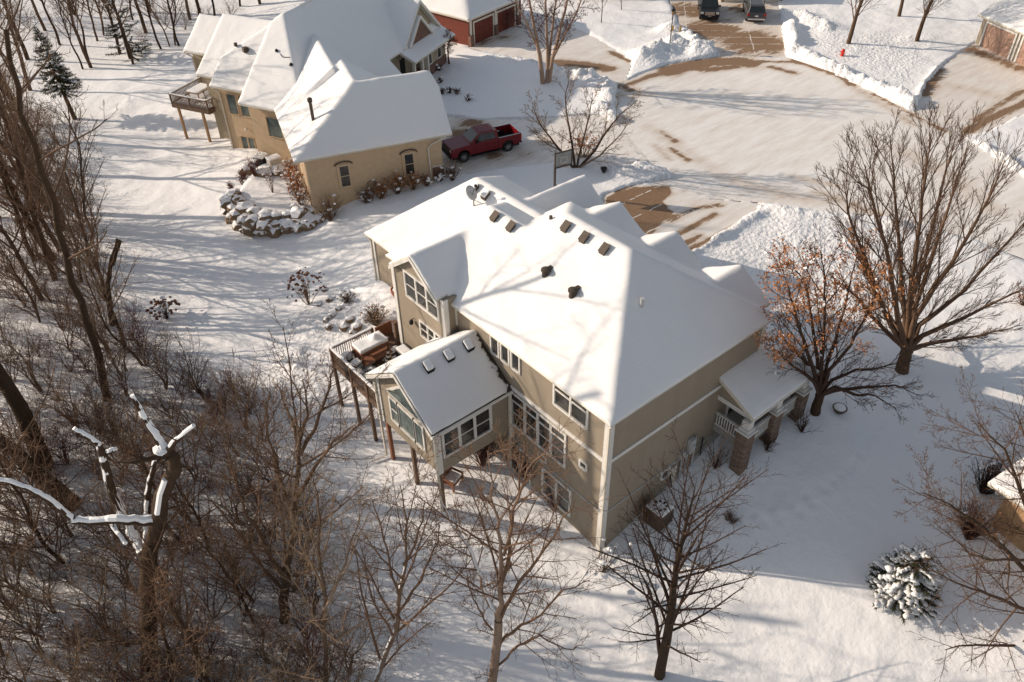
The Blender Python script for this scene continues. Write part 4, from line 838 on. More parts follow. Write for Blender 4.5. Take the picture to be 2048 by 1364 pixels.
# satellite dish on the left wing roof
T = Thing('satellite_dish', 'grey satellite dish on a short mast on the left wing roof', 'satellite dish', (6.9, 19.25, 8.6))
q = MB(); n_ = 18; cx = Vector((6.8, 19.35, 9.55)); ax = Vector((.35, -.75, .55)).normalized(); uu = ax.orthogonal().normalized(); vv = ax.cross(uu); vs = []
for r in (0.0, .25, .5): 
    for j in range(n_): a = 2*math.pi*j/n_; p = cx+ax*(r*r*.45)+uu*math.cos(a)*r+vv*math.sin(a)*r; vs.append(tuple(p))
q.add(vs, [(i*n_+j, i*n_+(j+1) % n_, (i+1)*n_+(j+1) % n_, (i+1)*n_+j) for i in range(2) for j in range(n_)]); o = T.part('reflector', q, M['grey'], smooth=True); solid(o, .03)
q = MB(); q.tube([(6.95, 19.2, 8.4), (6.95, 19.2, 9.2), tuple(cx)], .04, 6); q.tube([(6.95, 19.2, 9.1), (7.4, 18.8, 8.8)], .02, 5); T.part('mast', q, M['vent'])
q = MB(); e = cx+ax*.6+Vector((0, .1, .25)); q.tube([tuple(cx-Vector((0, 0, .4))), tuple(e)], .02, 5); q.box(e.x-.07, e.x+.07, e.y-.07, e.y+.07, e.z-.07, e.z+.1); T.part('feed_arm', q, M['dark'])
# air conditioners
def ac(c, rz, label, s=.5, h=.85, m='dark'):
    T = Thing('air_conditioner', label, 'air conditioner', tuple(c), rz, None, 1)
    q = MB(); q.box(-s, s, -s, s, 0, h)
    for i in range(7): q.box(-s-.015, s+.015, -s-.015, s+.015, .08+i*.11, .11+i*.11)
    T.part('case', q, M[m], world=False)
    X, Y, Z = hfield([(-s*1.02, s*1.02, -s*1.02, s*1.02, [(0, 0, h+.12)])], .04, 0, 0); rr = np.hypot(X, Y); aa = np.arctan2(Y, X)
    Z = np.where((rr > s*.42) & (rr < s*.78) & (np.cos(aa*8+.4) > .1) & (vn(X*4+9, Y*4) > -.25), np.nan, Z); Z = Z-.05*(np.maximum(abs(X), abs(Y)) > s*.93)
    o = T.part('snow_cap', hf_mb(X, Y, Z), M['snow'], world=False, smooth=False); solid(o, .11)
    q = MB(); q.lathe([(s*.85, h), (s*.85, h+.02)], 0, 0, 0, 18); T.part('fan_grille', q, M['dark'], world=False)
ac(at(1317, 1018, .3)*[1, 1, 0]+[0, -.1, -.62], R(2), 'brown air conditioner with snow on its fan beside the shaded wall', .52, 1.2, 'vent')
g = G(527, 335); ac((g[0], g[1], g[2]+.3), A3, 'black air conditioner beside the snowy boulders', .5, .9)
g = G(551, 335); q = MB(); q.box(g[0]-.55, g[0]+.55, g[1]-.4, g[1]+.4, g[2], g[2]+.9); T = Thing('utility_box', 'beige utility box under snow beside the black air conditioner', 'utility box', tuple(g)); T.part('case', q, M['trim'], bev=.04); q = MB(); q.box(g[0]-.6, g[0]+.6, g[1]-.45, g[1]+.45, g[2]+.9, g[2]+1.08); T.part('snow_cap', q, M['snow'], bev=.07)
for i, (px, py) in enumerate(((545, 312), (562, 316), (578, 318))):
    g = G(px, py); q = MB(); q.box(-.55, .55, -.04, .04, 0, 1.9, 0, lambda a, b, z: (g[0]+E3[0]*a+N3[0]*b, g[1]+E3[1]*a+N3[1]*b, g[2]+z)); single('fence_panel', q, M['white'], ['white wooden screen panel nearest the garage gable corner', 'middle white wooden screen panel beside the stucco wall', 'white wooden screen panel farthest to the left'][2-i], 'fence panel', tuple(g))
# bench under the sunroom
g = G(905, 968); T = Thing('patio_armchair', 'snow filled wooden armchair beside the sunroom post', 'armchair', tuple(g), R(20), None, 1/S)
q = MB(); q.box(-.4, .4, -.35, .35, .3, .4); T.part('seat', q, M['redwood'], world=False); q = MB(); q.box(-.36, .36, -.33, .3, .4, .6); T.part('seat_snow', q, M['snow'], world=False, bev=.08)
q = MB(); q.box(-.4, .4, .3, .4, .3, 1.0); T.part('backrest', q, M['redwood'], world=False)
for s in (-1, 1):
    q = MB(); q.box(s*.42-.05, s*.42+.05, -.4, .4, .62, .68); T.part('armrest', q, M['redwood'], world=False)
    for b in (-.35, .35): q = MB(); q.box(s*.42-.04, s*.42+.04, b-.04, b+.04, 0, .62); T.part('leg', q, M['redwood'], world=False)
g = G(867, 895); T = Thing('wooden_planter', 'red brown planter box in the shade under the sunroom', 'planter', tuple(g)); q = MB(); q.box(g[0]-.35, g[0]+.35, g[1]-.5, g[1]+.5, g[2], g[2]+.6); T.part('box', q, M['redwood'], bev=.03); q = MB(); q.box(g[0]-.3, g[0]+.3, g[1]-.45, g[1]+.45, g[2]+.6, g[2]+.66); T.part('snow_fill', q, M['snow'])
g = G(1678, 822); T = Thing('garden_bowl', 'low dark bowl filled with snow beside the smaller leafy tree', 'bowl', tuple(g)); q = MB(); q.lathe([(.28, 0), (.42, .25), (.40, .3), (.3, .26)], g[0], g[1], g[2], 16); T.part('bowl', q, M['vent'], smooth=True); q = MB(); q.lathe([(.37, .24), (.3, .34), (.1, .38)], g[0], g[1], g[2], 14); T.part('snow_fill', q, M['snow'], smooth=True)
# basketball hoop
g = np.array([22.2, 28.2, 2.25]); fh = lambda u, v, z: (g[0]+RT[0]*1.0*u*math.cos(.35)-(-RT[1])*0+0*u + (-math.sin(.35)*-RT[1])*u*0 + 0, 0, 0)
g = at(1109, 390, 2.25); T = Thing('basketball_hoop', 'basketball hoop with a clear backboard on a pole behind the middle house', 'basketball hoop', tuple(g))
tx = np.array([math.cos(R(-12)), math.sin(R(-12)), 0]); nx_ = np.array([-tx[1], tx[0], 0])*-1
fh = lambda u, v, z: tuple(g+tx*u+nx_*v+np.array([0, 0, z]))
q = MB(); q.tube([fh(0, 0, -.3), fh(0, 0, 2.7), fh(.15, .5, 3.2)], .11, 6); T.part('pole', q, M['vent'])
q = MB(); q.box(-.35, 1.15, .55, .60, 2.75, 3.95, 0, fh); T.part('backboard', q, glass('clear_backboard', (.30, .31, .30), (.42, .43, .41), .2))
q = MB()
for a, b, c, e in ((-.4, 1.2, 2.68, 2.8), (-.4, 1.2, 3.92, 4.0), (-.4, -.32, 2.7, 4.0), (1.12, 1.2, 2.7, 4.0)): q.box(a, b, .53, .64, c, e, 0, fh)
T.part('board_frame', q, M['vent'])
q = MB()
for a, b, c, e in ((.1, .7, 3.0, 3.06), (.1, .7, 3.5, 3.56), (.1, .16, 3.0, 3.5), (.64, .7, 3.0, 3.5)): q.box(a, b, .61, .64, c, e, 0, fh)
T.part('board_target', q, M['white'])
q = MB(); q.tube([fh(.4+.24*math.cos(i*math.pi/8), .9+.24*math.sin(i*math.pi/8), 2.9) for i in range(17)], .015, 5); T.part('rim', q, M['leaf_orange'])
q = MB(); q.tube([fh(0, 0, 1.0), fh(.15, .1, .8)], .05, 5); T.part('crank', q, M['dark'])
# lamp post and hydrant
g = G(1340, 85); T = Thing('lamp_post', 'black yard lamp post with a lantern above the snow bank', 'lamp post', tuple(g))
q = MB(); q.tube([(g[0], g[1], g[2]-.5), (g[0], g[1], g[2]+2.9)], .06, 6); T.part('post', q, M['dark'])
q = MB(); q.lathe([(.1, 0), (.2, .45), (.2, .47)], g[0], g[1], g[2]+2.9, 6); T.part('lantern_glass', q, M['lightwood']); q = MB(); q.lathe([(.27, 0), (.06, .25), (.02, .35)], g[0], g[1], g[2]+3.37, 6); T.part('lantern_cap', q, M['dark'])
g = G(1684, 112); T = Thing('fire_hydrant', 'red fire hydrant standing in the snow near the far curb', 'hydrant', tuple(g)); M['red'] = mat('hydrant_red', (.55, .035, .02), .5)
q = MB(); q.lathe([(.17, -.1), (.17, .5), (.2, .52), (.2, .56), (.15, .68), (.05, .78)], *g, 10); T.part('barrel', q, M['red'], smooth=False)
for a in (0, 2.1, 4.2): q = MB(); q.tube([tuple(g+[0, 0, .42]), (g[0]+.32*math.cos(a), g[1]+.32*math.sin(a), g[2]+.42)], .07, 6); T.part('outlet', q, M['red'])
for (px, py), lb in (((1345, 62), 'short yellow marker stick left of the lamp post'), ((1360, 62), 'short pale yellow marker stick right of the lamp post')):
    g = G(px, py); q = MB(); q.box(g[0]-.12, g[0]+.12, g[1]-.03, g[1]+.03, g[2]-.1, g[2]+.6); M.setdefault('yellow', mat('dull_yellow', (.42, .26, .06), .8)); single('marker_stick', q, M['yellow'], lb, 'marker', tuple(g))
g = G(1207, 345); q = MB(); q.lathe([(.1, 0), (.25, .3), (.28, .45), (.1, .5)], *g, 8); single('fire_pit_bowl', q, M['dark'], 'small dark bowl in the snow right of the basketball hoop', 'bowl', tuple(g))

# boulders around the raised bed of the second house
rngb = random.Random(5); RB = []
for px, py in ((462, 420), (470, 437), (486, 450), (506, 457), (528, 462), (552, 461), (576, 459), (598, 454), (620, 448), (640, 438)): g = G(px, py); RB.append((g[0], g[1], g[2]+.1, rngb.uniform(.55, .85)))
for px, py in ((460, 402), (468, 414), (478, 426), (493, 436), (511, 442), (532, 446), (553, 446), (574, 445), (596, 441), (618, 436)): p = at(px, py, .35); RB.append((p[0], p[1], .30, rngb.uniform(.6, .95)))
for px, py in ((466, 388), (478, 400), (490, 414), (508, 424), (530, 430), (552, 430), (575, 428), (600, 424), (625, 420)): p = at(px, py, .85); RB.append((p[0], p[1], .80, rngb.uniform(.5, .8)))
for px, py, r in ((505, 340, 1.0), (532, 345, 1.0), (562, 342, 1.0), (585, 335, .8), (598, 460, .4), (488, 462, .35), (648, 428, .5)): g = G(px, py); RB.append((g[0], g[1], g[2]+.05, r))
for x, y, z, r in RB:
    q = MB(); q.ico((x, y, z), r, 2, (rngb.uniform(1, 1.3), rngb.uniform(.85, 1.1), rngb.uniform(.6, .85)), .17, rngb)
    single('boulder', q, M['rock'], 'snow capped brown boulder edging the raised bed beside the stucco garage', 'boulder', (x, y, z), 'boulders edging the raised bed', smooth=False)
for i, (px, py, r) in enumerate([(700, 640, .35), (690, 655, .4), (706, 668, .35), (655, 640, .3), (680, 618, .3), (715, 655, .35), (668, 630, .25), (640, 610, .2), (660, 655, .3), (855, 905, .25), (872, 912, .2), (650, 580, .25), (660, 600, .3)]):
    g = G(px, py); q = MB(); q.ico((g[0], g[1], g[2]+r*.2), r, 2, (1.1, .9, .8), .18, rngb)
    single('rock', q, M['rock'], 'snow dusted rock on the slope between the lawn and the deck', 'rock', tuple(g), 'rocks on the slope by the deck')
# ================================================================== VEHICLES (local metres: x forward, y left)
M['rubber'] = mat('tyre_rubber', (.012, .012, .012), .8); M['alloy'] = mat('alloy_rim', (.42, .42, .42), .35, .5, .6); M['chrome'] = mat('chrome', (.6, .6, .62), .2, .5, .9)
def paint(n, c): 
    m = mat(n, c, .35, .35, .0); m.node_tree.nodes['Principled BSDF'].inputs['Coat Weight'].default_value = .25; base(m, mixc(m, noise(m, 3, 4), tuple(x*.85 for x in c), tuple(min(1, x*1.12) for x in c))); return m
M['paint_red'] = paint('dark_red_paint', (.15, .004, .010)); M['paint_black'] = paint('black_paint', (.012, .012, .014)); M['paint_grey'] = paint('dark_grey_paint', (.06, .06, .064))
M['car_glass'] = mat('car_glass', (.02, .026, .026), .08, .6); M['headlight'] = mat('headlight', (.6, .6, .58), .2, .5); M['taillight'] = mat('taillight', (.35, .02, .015), .3)
def wheel(T, x, y, r=.40, w=.27):
    q = MB(); n = 24; pr = [(r*.62, -w/2), (r*.93, -w/2), (r, -w*.35), (r, w*.35), (r*.93, w/2), (r*.62, w/2)]; vs = []
    for rr, o in pr:
        for j in range(n): a = 2*math.pi*j/n; vs.append((x+rr*math.cos(a), y+o, r+rr*math.sin(a)))
    q.add(vs, [(i*n+j, i*n+(j+1) % n, ((i+1) % 6)*n+(j+1) % n, ((i+1) % 6)*n+j) for i in range(6) for j in range(n)]); wh = T.part('wheel', q, M['rubber'], world=False)
    q = MB(); s = 1 if y > 0 else -1; yo = y+s*w*.36
    for i in range(24):
        a0 = 2*math.pi*i/24; a1 = 2*math.pi*(i+1)/24
        q.add([(x+rr*math.cos(a), yo+d, r+rr*math.sin(a)) for a in (a0, a1) for rr, d in ((r*.6, 0), (r*.66, s*.02))], [(0, 1, 3, 2)])
    for i in range(6):
        a = 2*math.pi*i/6+.3
        for da in (-.12, .12):
            b = a+da; q.tube([(x+.05*math.cos(b), yo+s*.01, r+.05*math.sin(b)), (x+r*.62*math.cos(a+da*1.6), yo+s*.01, r+r*.62*math.sin(a+da*1.6))], .018, 4)
    q.tube([(x, yo-.02, r), (x, yo+s*.03, r)], .06, 8); T.part('rim', q, M['alloy'], parent=wh, world=False)
    q = MB(); q.tube([(x, yo-s*.08, r), (x, yo-s*.07, r)], r*.6, 16); T.part('brake_disc', q, M['dark'], parent=wh, world=False)
def arch(x, r, z0, n=9): return [(x-r*math.cos(math.pi*i/n), z0+r*math.sin(math.pi*i/n)) for i in range(n+1)]
def loft(q, secs, mi=0):
    """secs: list of (x, [(y,z)...]) half sections mirrored"""
    rows = []
    for x, pts in secs: rows.append([(x, -y, z) for y, z in pts]+[(x, y, z) for y, z in reversed(pts)])
    n = len(rows[0]); vs = [p for r in rows for p in r]; fs = [(i*n+j, i*n+(j+1) % n, (i+1)*n+(j+1) % n, (i+1)*n+j) for i in range(len(rows)-1) for j in range(n)]
    fs += [tuple(range(n-1, -1, -1)), tuple((len(rows)-1)*n+j for j in range(n))]; q.add(vs, fs, mi)
def pickup(loc, rz, label):
    T = Thing('pickup_truck', label, 'pickup truck', loc, rz, None, 1/S)
    W = .99; wf, wr = 1.95, -1.75; zb = .42
    prof = [(2.98, .5), (3.0, .95), (2.93, 1.22), (1.55, 1.32), (.1, 1.34), (-1.0, 1.34), (-1.02, 1.36), (-2.82, 1.36), (-2.88, .62), (-2.8, .5)] + [(x, z) for x, z in arch(wr, .5, .5)][::1] + [(x, z) for x, z in arch(wf, .5, .5)]
    low = [(-2.8, .5)]+arch(wr, .5, .48)+arch(wf, .5, .48)+[(2.98, .5)]
    top = [(3.0, .95), (2.94, 1.20), (1.45, 1.31), (-.98, 1.33), (-2.86, 1.33), (-2.9, .65)]
    q = MB(); q.ext(low+top, -W, W, 'y')
    # carve the bed: body is cut at the bed, side walls added
    q = MB(); q.ext([(-.98, .48)]+[(p[0], p[1]) for p in arch(wf, .5, .48)]+[(2.98, .5), (3.0, .95), (2.94, 1.20), (1.45, 1.31), (-.98, 1.33)], -W, W, 'y')
    T.part('body', q, M['paint_red'], world=False, bev=.06, seg=3)
    q = MB(); pf = [(-2.86, .62)]+arch(wr, .5, .48)+[(-.97, .48), (-.97, 1.33), (-2.88, 1.33)]
    q.ext(pf, W-.09, W, 'y'); q.ext(pf, -W, -W+.09, 'y'); q.box(-2.9, -2.82, -W+.02, W-.02, .6, 1.33); q.box(-1.06, -.98, -W+.08, W-.08, .6, 1.33); T.part('bed', q, M['paint_red'], world=False, bev=.02)
    q = MB(); q.box(-2.83, -1.05, -W+.08, W-.08, .62, .68); q.box(-2.2, -1.3, -W+.08, -W+.28, .68, .95); q.box(-2.2, -1.3, W-.28, W-.08, .68, .95); T.part('bed_liner', q, M['dark'], world=False)
    q = MB()
    for s in (-1, 1): q.box(-2.86, -1.0, s*(W-.045)-.045, s*(W-.045)+.045, 1.33, 1.35)
    q.box(-2.9, -2.81, -W+.05, W-.05, 1.33, 1.352); T.part('bed_rail', q, M['alloy'], world=False)
    # cab
    cab = [(1.42, [(.88, 1.29), (.86, 1.31)]), (.58, [(.90, 1.29), (.70, 1.86)]), (.35, [(.90, 1.29), (.68, 1.92)]), (-.75, [(.90, 1.29), (.69, 1.92)]), (-.97, [(.90, 1.29), (.72, 1.86)])]
    q = MB(); loft(q, cab); T.part('cab', q, M['paint_red'], world=False, bev=.03)
    q = MB(); q.box(-.7, .4, -.6, .6, 1.92, 1.935)
    for y in (-.45, -.15, .15, .45): q.box(-.7, .4, y-.03, y+.03, 1.93, 1.95)
    T.part('roof_panel', q, M['paint_red'], world=False)
    q = MB(); q.add([(1.34, -.78, 1.36), (1.34, .78, 1.36), (.63, .63, 1.85), (.63, -.63, 1.85), (1.30, -.78, 1.33), (1.30, .78, 1.33), (.60, .63, 1.82), (.60, -.63, 1.82)], [(0, 1, 2, 3), (4, 7, 6, 5), (0, 3, 7, 4), (1, 5, 6, 2), (0, 4, 5, 1), (3, 2, 6, 7)]); T.part('windshield', q, M['car_glass'], world=False)
    for s in (-1, 1):
        for a, b, c, e in ((.95, .12, .50, .16), (.06, -.72, .1, -.66)):
            y0 = s*.905; y1 = s*.735; q = MB(); q.add([(a, y0, 1.37), (b, y0, 1.37), (e, y1, 1.83), (c, y1, 1.83), (a, y0-s*.05, 1.37), (b, y0-s*.05, 1.37), (e, y1-s*.05, 1.83), (c, y1-s*.05, 1.83)], [(0, 1, 2, 3), (4, 7, 6, 5), (0, 4, 5, 1), (2, 6, 7, 3), (0, 3, 7, 4), (1, 5, 6, 2)]); T.part('side_window', q, M['car_glass'], world=False)
        q = MB(); q.box(.72, .88, s*1.02-.12, s*1.02+.12, 1.36, 1.58); T.part('mirror', q, M['dark'], world=False, bev=.03)
        q = MB(); q.box(-.95, 1.35, s*1.0-.07, s*1.0+.07, .36, .42); T.part('running_board', q, M['dark'], world=False)
        q = MB(); q.box(2.72, 2.99, s*.78-.17, s*.78+.17, .9, 1.12); T.part('headlight', q, M['headlight'], world=False, bev=.03)
        q = MB(); q.box(-2.91, -2.78, s*.9-.085, s*.9+.095, .85, 1.25); T.part('taillight', q, M['taillight'], world=False)
        for x in (wf, wr): wheel(T, x, s*.86, .42)
        q = MB(); q.box(.1, .25, s*.995-.015, s*.995+.015, 1.08, 1.12); T.part('door_handle', q, M['dark'], world=False); q = MB(); q.box(-.75, -.6, s*.995-.015, s*.995+.015, 1.08, 1.12); T.part('door_handle', q, M['dark'], world=False)
        q = MB(); q.box(.02, .035, s*.99-.01, s*.99+.01, .55, 1.3); q.box(-.93, -.915, s*.99-.01, s*.99+.01, .55, 1.3); q.box(.98, .995, s*.99-.01, s*.99+.01, .55, 1.3); T.part('door_seam', q, M['dark'], world=False)
    q = MB(); q.box(2.9, 3.03, -.62, .62, .75, 1.12); T.part('front_grille', q, M['dark'], world=False, bev=.02); q = MB(); q.box(2.8, 3.08, -.95, .95, .45, .72); T.part('front_bumper', q, M['dark'], world=False, bev=.05); q = MB(); q.box(-2.99, -2.85, -.9, .9, .48, .66); T.part('rear_bumper', q, M['dark'], world=False, bev=.04)
    q = MB(); q.box(-2.8, 2.8, -.8, .8, .3, .5); T.part('underbody', q, M['dark'], world=False)
    return T
fwp = at(927, 321, 2.2); rwp = at(1016, 300, 2.2); dv = fwp-rwp; hz = math.atan2(dv[1], dv[0]); mid = (fwp+rwp)/2
left = np.array([-math.sin(hz), math.cos(hz), 0]); c0 = mid - left*(.98) - np.array([math.cos(hz), math.sin(hz), 0])*.1/S
pickup((c0[0], c0[1], float(road_z(c0[0], c0[1]))), hz, 'dark red four door pickup truck parked on the snowy driveway')
def suv(loc, rz, label, m, L=5.1, W=.98, H=1.88, hood=1.25, name='suv'):
    T = Thing(name, label, 'car', loc, rz, None, 1/S)
    h = L/2; wf, wr = h-.95, -h+1.05; bl = 1.08
    low = [(-h+.05, .45)]+arch(wr, .43, .42)+arch(wf, .43, .42)+[(h-.03, .45), (h, .8), (h-.06, 1.02), (h-hood, bl+.04), (-h+.1, bl+.02), (-h, .8)]
    q = MB(); q.ext(low, -W, W, 'y'); T.part('body', q, M[m], world=False, bev=.07, seg=3)
    x1 = h-hood+.15
    cab = [(x1, [(W*.9, bl-.02), (W*.88, bl+.01)]), (x1-.75, [(W*.92, bl-.02), (W*.74, H-.06)]), (x1-1.2, [(W*.93, bl-.02), (W*.74, H)]), (-h+.75, [(W*.93, bl-.02), (W*.74, H)]), (-h+.45, [(W*.92, bl-.02), (W*.72, H-.07)]), (-h+.12, [(W*.9, bl-.02), (W*.85, bl+.05)])]
    q = MB(); loft(q, cab); T.part('cab', q, M[m], world=False, bev=.03)
    q = MB(); a = x1-.06; q.add([(a, -W*.8, bl+.07), (a, W*.8, bl+.07), (a-.64, W*.69, H-.1), (a-.64, -W*.69, H-.1), (a-.05, -W*.8, bl), (a-.05, W*.8, bl), (a-.7, W*.69, H-.16), (a-.7, -W*.69, H-.16)], [(0, 1, 2, 3), (4, 7, 6, 5), (0, 3, 7, 4), (1, 5, 6, 2), (0, 4, 5, 1), (3, 2, 6, 7)]); T.part('windshield', q, M['car_glass'], world=False)
    q = MB(); a = -h+.10; q.add([(a+.02, -W*.8, bl+.1), (a+.02, W*.8, bl+.1), (a+.28, W*.68, H-.12), (a+.28, -W*.68, H-.12), (a+.12, -W*.8, bl+.1), (a+.12, W*.8, bl+.1), (a+.4, W*.68, H-.12), (a+.4, -W*.68, H-.12)], [(3, 2, 1, 0), (4, 5, 6, 7), (0, 4, 7, 3), (1, 2, 6, 5), (0, 1, 5, 4), (3, 7, 6, 2)]); T.part('rear_window', q, M['car_glass'], world=False)
    for s in (-1, 1):
        for a, b in ((x1-.55, x1-1.45), (x1-1.52, x1-2.35), (x1-2.42, -h+.62)):
            y0 = s*(W*.925+.012); y1 = s*(W*.76+.012); q = MB(); q.add([(a, y0, bl+.06), (b, y0, bl+.06), (b+.02, y1, H-.12), (a-.2, y1, H-.12), (a, y0-s*.05, bl+.06), (b, y0-s*.05, bl+.06), (b+.02, y1-s*.05, H-.12), (a-.2, y1-s*.05, H-.12)], [(0, 1, 2, 3), (4, 7, 6, 5), (0, 4, 5, 1), (2, 6, 7, 3), (0, 3, 7, 4), (1, 5, 6, 2)]); T.part('side_window', q, M['car_glass'], world=False)
        q = MB(); q.box(x1-.5, x1-.34, s*(W+.06)-.1, s*(W+.06)+.1, bl+.04, bl+.2); T.part('mirror', q, M[m], world=False, bev=.03)
        q = MB(); q.box(h-.25, h+.01, s*W*.78-.15, s*W*.78+.15, .78, .98); T.part('headlight', q, M['headlight'], world=False, bev=.02)
        q = MB(); q.box(-h-.01, -h+.2, s*W*.86-.12, s*W*.86+.12, .8, 1.05); T.part('taillight', q, M['taillight'], world=False)
        q = MB(); q.box(-h+.9, x1-1.2, s*W*.66-.02, s*W*.66+.02, H+.01, H+.06); T.part('roof_rack', q, M['alloy'], world=False)
        for x in (wf, wr): wheel(T, x, s*(W-.13), .39, .25)
    q = MB(); q.box(h-.05, h+.03, -.5, .5, .68, 1.0)
    for i in range(9): q.box(h+.03, h+.045, -.45+i*.1, -.41+i*.1, .7, .98)
    T.part('front_grille', q, M['chrome'], world=False); q = MB(); q.box(h, h+.05, -.16, .16, .5, .62); T.part('number_plate', q, M['white'], world=False)
    q = MB(); q.box(-h-.05, -h+.02, -.16, .16, .74, .86); T.part('number_plate', q, M['white'], world=False); q = MB(); q.box(-h-.06, -h+.12, -W*.9, W*.9, .42, .6); T.part('rear_bumper', q, M['chrome'], world=False, bev=.03)
    q = MB(); q.box(h-.12, h+.07, -W*.92, W*.92, .4, .58); T.part('front_bumper', q, M[m], world=False, bev=.04); q = MB(); q.box(-h+.2, h-.2, -.75, .75, .25, .45); T.part('underbody', q, M['dark'], world=False)
    return T
dirv = math.atan2(*(at(1425, 60, 2.3)-at(1412, -20, 2.3))[[1, 0]])
c = at(1416, 22, 2.6); suv((c[0], c[1], float(road_z(c[0], c[1]))), dirv, 'black suv with a chrome grille facing the road on the far driveway', 'paint_black', 5.2, 1.0, 1.9)
c = at(1507, 28, 2.6); suv((c[0], c[1], float(road_z(c[0], c[1]))), dirv+math.pi, 'dark grey suv parked nose to the house on the far driveway', 'paint_grey', 4.9, .96, 1.75, 1.2)
# ================================================================== TREES
def rv(rg): 
    while True:
        v = Vector((rg.uniform(-1, 1), rg.uniform(-1, 1), rg.uniform(-1, 1)))
        if .05 < v.length < 1: return v.normalized()
class Tree:
    def __init__(s, seed, wig=.12, up=.06, ratio=.55, nch=(7, 6, 5), ang=(35, 60), lv=3, rmin=.009, taper=.35, t0=.2, droop=0.0, sides=(7, 5, 3, 3), segl=.55):
        s.r = random.Random(seed); s.wig = wig; s.up = up; s.ratio = ratio; s.nch = nch; s.ang = ang; s.lv = lv; s.rmin = rmin; s.taper = taper; s.t0 = t0; s.droop = droop; s.sides = sides; s.segl = segl
        s.trunk = MB(); s.crown = MB(); s.tips = []
    def line(s, p, d, L, r, lev):
        n = max(2 if lev >= s.lv else 3, int(L/s.segl)); pts = [p.copy()]; ds = []; d = d.normalized()
        upv = s.up if lev < s.lv else s.up-s.droop
        for i in range(n):
            d = (d+rv(s.r)*s.wig+Vector((0, 0, upv))).normalized(); pts.append(pts[-1]+d*(L/n)); ds.append(d)
        ds.append(ds[-1]); rad = [max(s.rmin, r*(1-(1-s.taper)*i/n)) for i in range(n+1)]
        return pts, rad, ds
    def emit(s, pts, rad, lev):
        mb = s.trunk if lev == 0 else s.crown; mb.tube(pts, rad, s.sides[min(lev, len(s.sides)-1)], cap=False)
    def kids(s, pts, rad, ds, L, lev, t0=None, nch=None, ratio=None, ang=None):
        if lev > s.lv: return
        n = nch if nch is not None else s.nch[min(lev-1, len(s.nch)-1)]; k = len(pts)-1; t0 = s.t0 if t0 is None else t0
        phi = s.r.random()*6.28
        for i in range(n):
            t = t0+(1-t0)*(i+s.r.random()*.8)/n; f = t*k; j = min(int(f), k-1); u = f-j; p = pts[j].lerp(pts[j+1], u); d = ds[j]
            a = R(s.r.uniform(*(ang or s.ang))); phi += 2.4+s.r.uniform(-.5, .5)
            o = d.orthogonal().normalized(); o.rotate(Matrix.Rotation(phi, 3, d)); nd = d*math.cos(a)+o*math.sin(a)
            cl = L*(ratio or s.ratio)*(1.1-.55*t)*s.r.uniform(.7, 1.2); cr = max(s.rmin, min(rad[j]*.55, cl*.0125+.003))
            P, Q, D = s.line(p, nd, cl, cr, lev); s.emit(P, Q, lev)
            if lev == s.lv: s.tips.append(P[-1])
            s.kids(P, Q, D, cl, lev+1)
    def limb(s, pts, r0, r1, lev=0, nch=8, ratio=.5, ang=None, t0=.15, sub=3, jit=.04):
        """explicit limb through given points, then grows side branches"""
        P = [Vector(p) for p in pts]; out = []
        for a, b in zip(P[:-1], P[1:]):
            for i in range(sub): out.append(a.lerp(b, i/sub)+rv(s.r)*jit*(1 if out else 0))
        out.append(P[-1]); n = len(out)-1; rad = [r0+(r1-r0)*i/n for i in range(n+1)]
        ds = [(out[min(i+1, n)]-out[max(i-1, 0)]).normalized() for i in range(n+1)]; L = sum((out[i+1]-out[i]).length for i in range(n))
        s.emit(out, rad, lev); s.kids(out, rad, ds, L, max(lev+1, 1), t0, nch, ratio, ang); return out, rad
    def grow(s, h, r, lean=(0, 0), first=.3, nch=None):
        d = Vector((lean[0], lean[1], 1)); P, Q, D = s.line(Vector((0, 0, -.3)), d, h, r, 0); s.emit(P, Q, 0); s.kids(P, Q, D, h, 1, first, nch)
    def leaves(s, n, size, sel=None, spread=.25, flat=False):
        q = MB(); tips = [t for t in s.tips if sel is None or sel(t)]
        if not tips: return q
        for _ in range(n):
            t = s.r.choice(tips)+rv(s.r)*spread*s.r.random(); a = rv(s.r)*size*s.r.uniform(.5, 1.2); b = a.cross(rv(s.r)).normalized()*a.length*.7
            q.add([tuple(t-a), tuple(t+b*.9), tuple(t+a), tuple(t-b*.9)], [(0, 1, 2, 3)])
        return q
def plant_tree(name, label, cat, loc, tr, bk, tw, group=None, rz=0, local=True, extra=(), trunk_name='trunk', crown_name='crown'):
    T = Thing(name, label, cat, tuple(loc), rz, group)
    if tr.trunk.v: T.part(trunk_name, tr.trunk, M[bk], world=not local, smooth=True)
    if tr.crown.v: T.part(crown_name, tr.crown, M[tw], world=not local, smooth=True)
    for nm, mb, m in extra:
        if mb.v: T.part(nm, mb, M[m], world=not local)
    return T
def tcopy(T, loc, rz, sc, label, group=None, cat=None):
    c = copy_tree(T.o if isinstance(T, Thing) else T); c.location = loc; c.rotation_euler = (0, 0, rz); c.scale = (sc,)*3; c['label'] = label
    if group: c['group'] = group
    elif 'group' in c: del c['group']
    return c
FH = Vector((FW[0], FW[1], 0)).normalized(); RH = Vector((RT[0], RT[1], 0)).normalized()
def PV(px, py, b, off=0.0):
    """point seen at (px,py) on the upright plane facing the viewpoint through b, shifted back by off"""
    d = Vector(ray(px, py)); c = Vector(CAM); n = FH; t = ((Vector(b)+n*off-c).dot(n))/d.dot(n); return c+d*t

